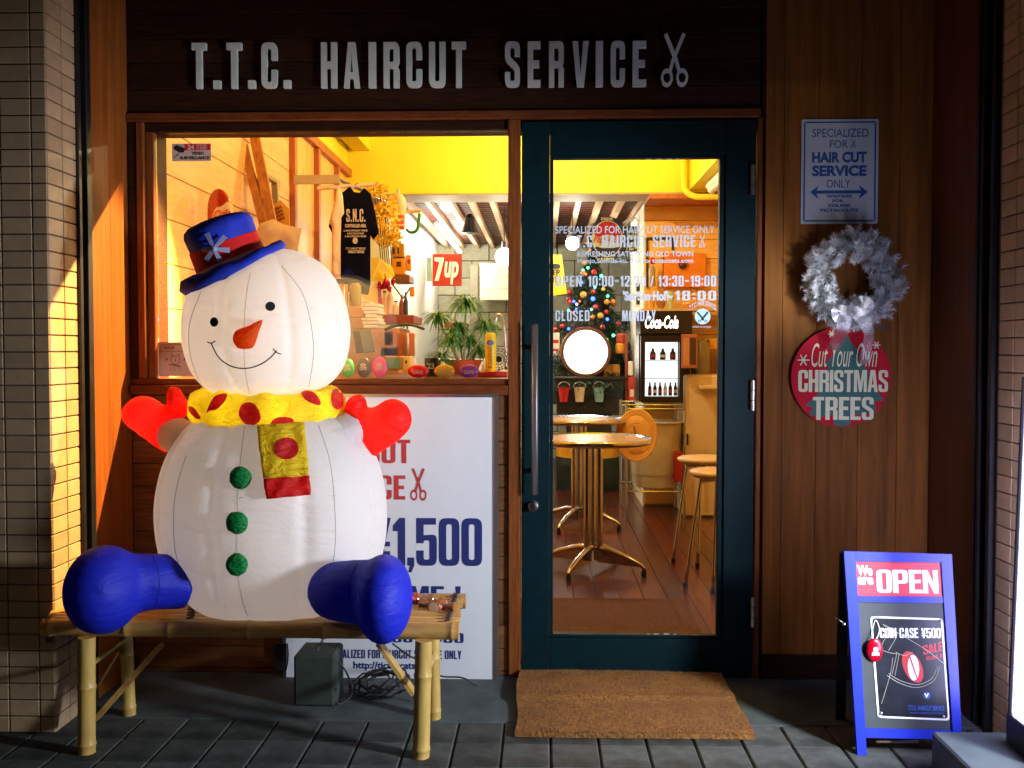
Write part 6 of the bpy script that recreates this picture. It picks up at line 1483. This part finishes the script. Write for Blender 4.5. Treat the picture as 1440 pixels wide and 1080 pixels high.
arc = [(20*math.cos(a), 24*math.sin(a)) for a in [R(x) for x in range(-155, -24, 8)]]
q = MB(); q.poly(FL(.002), [arc+[(8, -13), (-8, -13)]]); q.build('blue_bottom', m_nv, PS)
q = MB(); O = FL(.003); light(q, 'Pepsi-Cola', (O[0]+Vector((-19*kp, 0, -9*kp)), Vector((38*kp, 0, 0)), Vector((0, 0, 14*kp))), .01, .3); q.build('script', m_red, PS)
q = MB(); light(q, 'DRINK', (O[0]+Vector((-9*kp, .002, 25.5*kp)), Vector((18*kp, 0, 0)), Vector((0, 0, 4*kp))), .06); light(q, '5 CENTS', (O[0]+Vector((-9*kp, .002, -30*kp)), Vector((18*kp, 0, 0)), Vector((0, 0, 3.5*kp))), .06); q.build('lettering', m_cream, PS)
q = MB(); q.bb(P(876, 354, 4.8), P(899, 318, 4.8)+Vector((0, .02, 0))); q.build('flag', m_nv, PS)
q = MB(); light(q, 'SOLD', (P(881, 338, 4.795), Vector((17*kp, 0, 3*kp)), Vector((0, 0, 13*kp))), .04); light(q, 'HERE', (P(881, 353, 4.795), Vector((17*kp, 0, 3*kp)), Vector((0, 0, 11*kp))), .04); q.build('lettering', m_cream, PS)
SGN = T('neon_script', 'thin white script sign above the dark flag sign', 'neon sign', P(885, 308, 5.9)); q = MB(); q.tube(curve([P(876, 314, 4.6), P(884, 308, 4.6), P(889, 311, 4.6), P(893, 306, 4.6), P(897, 311, 4.6), P(901, 307, 4.6)]), .006, 6); q.build('tube', m_white, SGN)
# yellow warning board
YW_ = T('warning_board', 'yellow keep out board standing at the left of the christmas tree', 'warning board', P(785, 415, 5.3))
card([(770, 358), (790, 358), (797, 413), (770, 417)], 5.3, mat('warn_yellow', (.88, .62, .02), .4), YW_, 'board', .03)
q = MB(); heavy(q, 'KEEP', XZ(768, 379, 787, 387, 5.29), gap=.06); heavy(q, 'OUT', XZ(768, 389, 784, 398, 5.29), gap=.06); q.poly(XZ(768, 371, 788, 378, 5.29), [rr(0, 0, 1, 1, .3)]); q.build('lettering', m_black, YW_)
bx('enamel_plate', 'white enamel plate with red lettering left of the disc lamp', 'plate', 770, 468, 787, 500, 5.2, .02, m_whitewall, parts=[('red_word', .2, .55, .9, .7, m_red), ('red_word', .2, .2, .9, .3, m_red)])
# display frame wood behind lamp
bx('side_post', 'slim brown post right of the black box', 'post', 879, 470, 883, 592, 5.0, .05, mSr)
bx('orange_bag', 'orange bag behind the right end of the black box', 'bag', 849, 512, 872, 531, 5.15, .1, mat('bag_orange', (.75, .38, .08), .6))
bx('red_canister', 'red canister with a white label beside the slim post', 'canister', 884, 530, 893, 565, 4.9, .1, mat('canister_red', (.5, .04, .03), .4), parts=[('label', .2, .2, .8, .5, m_white)])
bx('white_bottle', 'white bottle between the slim post and the fridge', 'bottle', 884, 508, 890, 528, 4.9, .06, m_whitewall)
# fridge
YFr = 3.65; kf = px2m(YFr)
FR = T('drinks_fridge', 'black mini drinks fridge with lit glass door and cola lettering', 'fridge', (P(935, 566, YFr).x, YFr, P(935, 566, YFr).z))
fa = P(900, 566, YFr); fb = P(974, 437, YFr)
m_frb = mat('fridge_black', (.014, .010, .012), .3)
dx0, dx1, dz0, dz1_ = P(907, 558, YFr).x, P(955, 558, YFr).x, P(930, 558, YFr).z, P(930, 481, YFr).z
q = MB()
q.bb((fa.x, YFr, P(930, 470, YFr).z), (fb.x, YFr+.38, fb.z), bev=.006); q.build('top_housing', m_frb, FR)
q = MB(); q.bb((fa.x, YFr+.10, fa.z), (fb.x, YFr+.38, P(930, 470, YFr).z-.001)); q.build('cabinet', m_frb, FR)
q = MB(); F = (Vector((fa.x+.004, YFr+.03, fa.z)), Vector((1, 0, 0)), Vector((0, 0, 1))); W2 = P(961, 500, YFr).x-fa.x-.004; H2 = P(930, 472, YFr).z-fa.z
q.poly(F, [[(0, 0), (W2, 0), (W2, H2), (0, H2)], [(dx0-fa.x-.004, dz0-fa.z), (dx1-fa.x-.004, dz0-fa.z), (dx1-fa.x-.004, dz1_-fa.z), (dx0-fa.x-.004, dz1_-fa.z)]], .03); q.build('door_frame', m_frb, FR)
q = MB(); q.bb((dx0, YFr+.09, dz0), (dx1, YFr+.095, dz1_)); q.build('lit_interior', mat('fridge_glow', (.9, .95, 1), .5, emit=(.80, .92, 1), es=1.5), FR)
q = MB(); q.bb((dx0+.001, YFr+.012, dz0), (dx1-.001, YFr+.015, dz1_)); q.build('door_glass', m_glass, FR)
q = MB()
for v in (.33, .66): q.bb((dx0, YFr+.03, dz0+(dz1_-dz0)*v), (dx1, YFr+.088, dz0+(dz1_-dz0)*v+.004))
q.build('shelf', m_steel, FR)
q = MB(); light(q, 'Coca-Cola', XZ(907, 444, 954, 462, YFr-.002), .03, .3); q.build('lit_lettering', mat('cola_white', (1, 1, 1), .5, emit=(1, 1, 1), es=2.2), FR)
rg = random.Random(6)
for lab_i, (row, n_) in enumerate(((0, 6), (2, 3))):
    for i in range(n_):
        px = 914+i*(7.2 if row == 0 else 14)+(4 if row else 0); z0 = dz0+(dz1_-dz0)*(.33*row)+.006; c = Vector((P(px, 500, YFr+.06).x, YFr+.058, z0)); h = .10 if row == 0 else .085; r_ = .014 if row == 0 else .022
        labs = ['dark bottle on the bottom fridge shelf, first from the left', 'dark bottle on the bottom fridge shelf, second from the left', 'dark bottle on the bottom fridge shelf, third from the left', 'dark bottle on the bottom fridge shelf, fourth from the left', 'dark bottle on the bottom fridge shelf, fifth from the left', 'dark bottle on the bottom fridge shelf, last on the right', 'wide dark bottle on the top fridge shelf, left one', 'wide dark bottle on the top fridge shelf, middle one', 'wide dark bottle on the top fridge shelf, right one']
        t = T('fridge_bottle', labs[(0 if row == 0 else 6)+i], 'bottle', c, 'bottles in the drinks fridge'); q = MB(); q.lathe([(r_, 0), (r_, h*.6), (r_*.45, h*.8), (r_*.45, h)], 12, Matrix.Translation(c)); q.build('glass_body', mat('cola_dark', (.03, .02, .02) if i != 3 else (.5, .55, .6), .15), t, smooth=True)
        q = MB(); q.lathe([(r_*1.04, h*.22), (r_*1.04, h*.45)], 12, Matrix.Translation(c)); q.build('label', m_white if i % 2 else m_red, t)
# rack, bin, lid, red box, dispenser
RK = T('wire_rack', 'chrome wire rack under the drinks fridge', 'rack', (P(930, 690, 3.6).x, 3.6, FZ))
zr = P(930, 567.5, YFr).z; rx0, rx1 = P(880, 600, 3.6).x, P(962, 600, 3.6).x
q = MB()
for y in (3.55, 4.08):
    for z_ in (zr-.006, zr-.035, .2): q.tube([(rx0, y, z_), (rx1, y, z_)], .006, 6)
for i in range(12): x = rx0+(rx1-rx0)*i/11; q.tube([(x, 3.55, zr-.006), (x, 4.08, zr-.006)], .003, 5); q.tube([(x, 3.55, .2), (x, 4.08, .2)], .003, 5)
q.build('shelf_wires', m_chr, RK, kind='stuff')
for x in (rx0, rx1):
    for y in (3.55, 4.08): q = MB(); q.tube([(x, y, FZ), (x, y, zr+.01)], .010, 8); q.build('post', m_chr, RK, smooth=True)
zb_1 = .206; k2 = px2m(3.8)
BI = T('grey_bin', 'tapered beige plastic bin on the wire rack below the fridge', 'bin', (P(922, 660, 3.8).x, 3.8, zb_1))
c = Vector((P(922, 660, 3.8).x, 3.82, zb_1)); hb_ = P(922, 592, 3.8).z-zb_1
q = MB(); q.lathe([(29*k2, 0), (31*k2, .005), (33*k2, hb_*.2), (33.8*k2, hb_*.2), (38*k2, hb_*.97), (41*k2, hb_*.98), (41*k2, hb_), (38*k2, hb_)], 36, Matrix.Translation(c)); q.build('tub', mat('bin_beige', (.55, .50, .38), .5, var=.08), BI, smooth=True)
LD = T('bin_lid', 'round orange lid with ring grooves leaning against the beige bin', 'lid', P(893, 650, 3.2))
c = P(895, 612, 3.15); kl = px2m(3.15); ML = Matrix.Translation(c) @ Matrix.Rotation(R(-12), 4, 'Z') @ Matrix.Rotation(R(82), 4, 'X') @ Matrix.Diagonal((.78, 1, 1, 1))
q = MB(); q.lathe([(37*kl, -.01), (37.5*kl, .006), (36*kl, .011), (35*kl, .010), (29*kl, .010), (28.6*kl, .0075), (27.6*kl, .0075), (27*kl, .010), (17*kl, .011), (16.6*kl, .0085), (15.6*kl, .0085), (15*kl, .011), (.001, .011)], 48, ML); q.build('disc', mat('lid_orange', (.70, .38, .10), .5), LD, smooth=True)
q = MB(); q.tube([ML @ Vector((-.02, .06, .03)), ML @ Vector((0, 0, .04)), ML @ Vector((.03, -.05, .03))], .006, 6); q.build('grip', mat('grip_brown', (.2, .08, .03), .5), LD)
bx('red_crate', 'dark red box beside the beige bin near the floor', 'box', 949, 636, 960, 678, 3.6, .2, mat('crate_red', (.42, .02, .02), .5))
WD = T('water_dispenser', 'cream water dispenser column with a clear tank at the right of the door glass', 'water dispenser', (P(985, 715, 3.75).x, 3.75, FZ))
m_crm = mat('cream_plastic', (.74, .60, .38), .45, var=.06); a = P(962, 527, 3.7); b = P(1030, 527, 3.7)
q = MB(); q.bb((a.x, 3.7, FZ), (b.x, 4.1, a.z), bev=.015); q.build('cabinet', m_crm, WD)
q = MB(); c = P(985, 505, 3.85); kk = px2m(3.85); q.lathe([(12*kk, -22*kk), (13*kk, -18*kk), (13*kk, 20*kk), (8*kk, 26*kk)], 24, Matrix.Translation(c)); q.build('tank', mat('tank_grey', (.30, .27, .20), .15), WD, smooth=True)
q = MB(); a = P(960, 610, 3.68); b = P(968, 626, 3.68); q.bb((a.x, 3.68, b.z), (b.x, 3.699, a.z)); q.build('dark_vent', m_black, WD)
q = MB(); a = P(983, 547, 3.66); b = P(1008, 542, 3.66); q.bb((a.x, 3.6, a.z), (b.x, 3.699, b.z), bev=.005); q.build('drip_shelf', m_crm, WD)
bx('open_box', 'red brown open frame box on the fridge side', 'frame', 959, 470, 981, 518, 3.6, .12, mat('frame_redbrown', (.40, .14, .08), .5), parts=[('inner_panel', .08, .08, .45, .9, mat('inner_tan', (.5, .25, .14), .5)), ('dark_slot', .5, .1, .9, .9, m_cap)])
bx('orange_bowl_box', 'orange tub on top of the cabinet behind the tank', 'tub', 997, 476, 1020, 492, 3.9, .2, mat('tub_orange', (.78, .38, .05), .5))
bx('hanging_board', 'orange rounded board hanging on the plank wall', 'board', 932, 356, 993, 404, YR-.06, .04, mat('board_orange', (.78, .24, .015), .35), parts=[('corner_shade', .0, .0, .02, 1, m_cap)])
PM = T('red_pompom', 'dark round badge with a red top on the orange board', 'badge', P(956, 372, YR-.08)); kk = px2m(YR-.08); c = P(960, 373, YR-.08)
q = MB(); q.ell(c, (6*kk, .02, 5*kk), 16, 8); q.build('ball', m_cap, PM, smooth='all'); q = MB(); q.ell(c+Vector((0, -.01, 5*kk)), (5.5*kk, .02, 4*kk), 16, 8); q.build('bow', m_red, PM, smooth='all')
WFm = T('wall_frame', 'thin black picture frame on the yellow plank wall', 'frame', P(928, 345, YR-.03)); q = MB()
for a, b in (((910, 335), (946, 335)), ((910, 335), (910, 404)), ((946, 335), (946, 352))): q.beam(P(a[0], a[1], YR-.02), P(b[0], b[1], YR-.02), .015, .015, (0, 1, 0))
q.build('frame', m_black, WFm)
FG = T('figurine', 'small grey figure with a red head in front of the orange board', 'figurine', P(917, 400, YR-.15)); kk = px2m(YR-.15)
q = MB(); q.lathe([(5*kk, 0), (4*kk, 12*kk), (5*kk, 22*kk), (2*kk, 28*kk)], 12, Matrix.Translation(P(917, 402, YR-.15))); q.build('body', mat('fig_grey', (.35, .28, .2), .5), FG, smooth=True); q = MB(); q.ell(P(918, 367, YR-.15), 5*kk, 12, 8); q.build('head', m_o['red'], FG, smooth='all')
SHf = T('wall_rack', 'thin wooden rack of shells and cups above the drinks fridge', 'rack', P(935, 436, YR-.2))
q = MB(); q.bb(P(902, 437, YR-.3), P(1010, 434, YR-.3)+Vector((0, .25, 0))); q.build('board', m_rafter, SHf)
for lab, px, w_, h_, col in (('pale blue glass cup on the wooden rack', 942, 5, 24, (.5, .65, .6)), ('brown bowl on the wooden rack', 929, 7, 12, (.35, .16, .06)), ('amber jar on the wooden rack', 916, 5, 16, (.7, .35, .08)), ('orange shell on the wooden rack', 968, 9, 9, (.75, .35, .08))):
    kk = px2m(YR-.2); lathething('rack_item', lab, 'cup', px, YR-.2, [(w_*kk*.6, 0), (w_*kk, h_*kk*.6), (w_*kk*.9, h_*kk)], mat('rack_cup', col, .3), base=P(px, 433.8, YR-.2).z)
for lab, x0, y0, x1, y1 in (('black and white poster strip on the white end panel', 893, 395, 902, 432),):
    bx('poster_strip', lab, 'poster', x0, y0, x1, y1, YR+.3, .01, m_white, parts=[('dark_block', .2, .1, .8, .4, m_black), ('dark_block', .2, .6, .8, .9, m_black)])
print('OBJS', len(bpy.data.objects), 'TRIS', sum(len(o.data.polygons) for o in bpy.data.objects if o.type == 'MESH'))
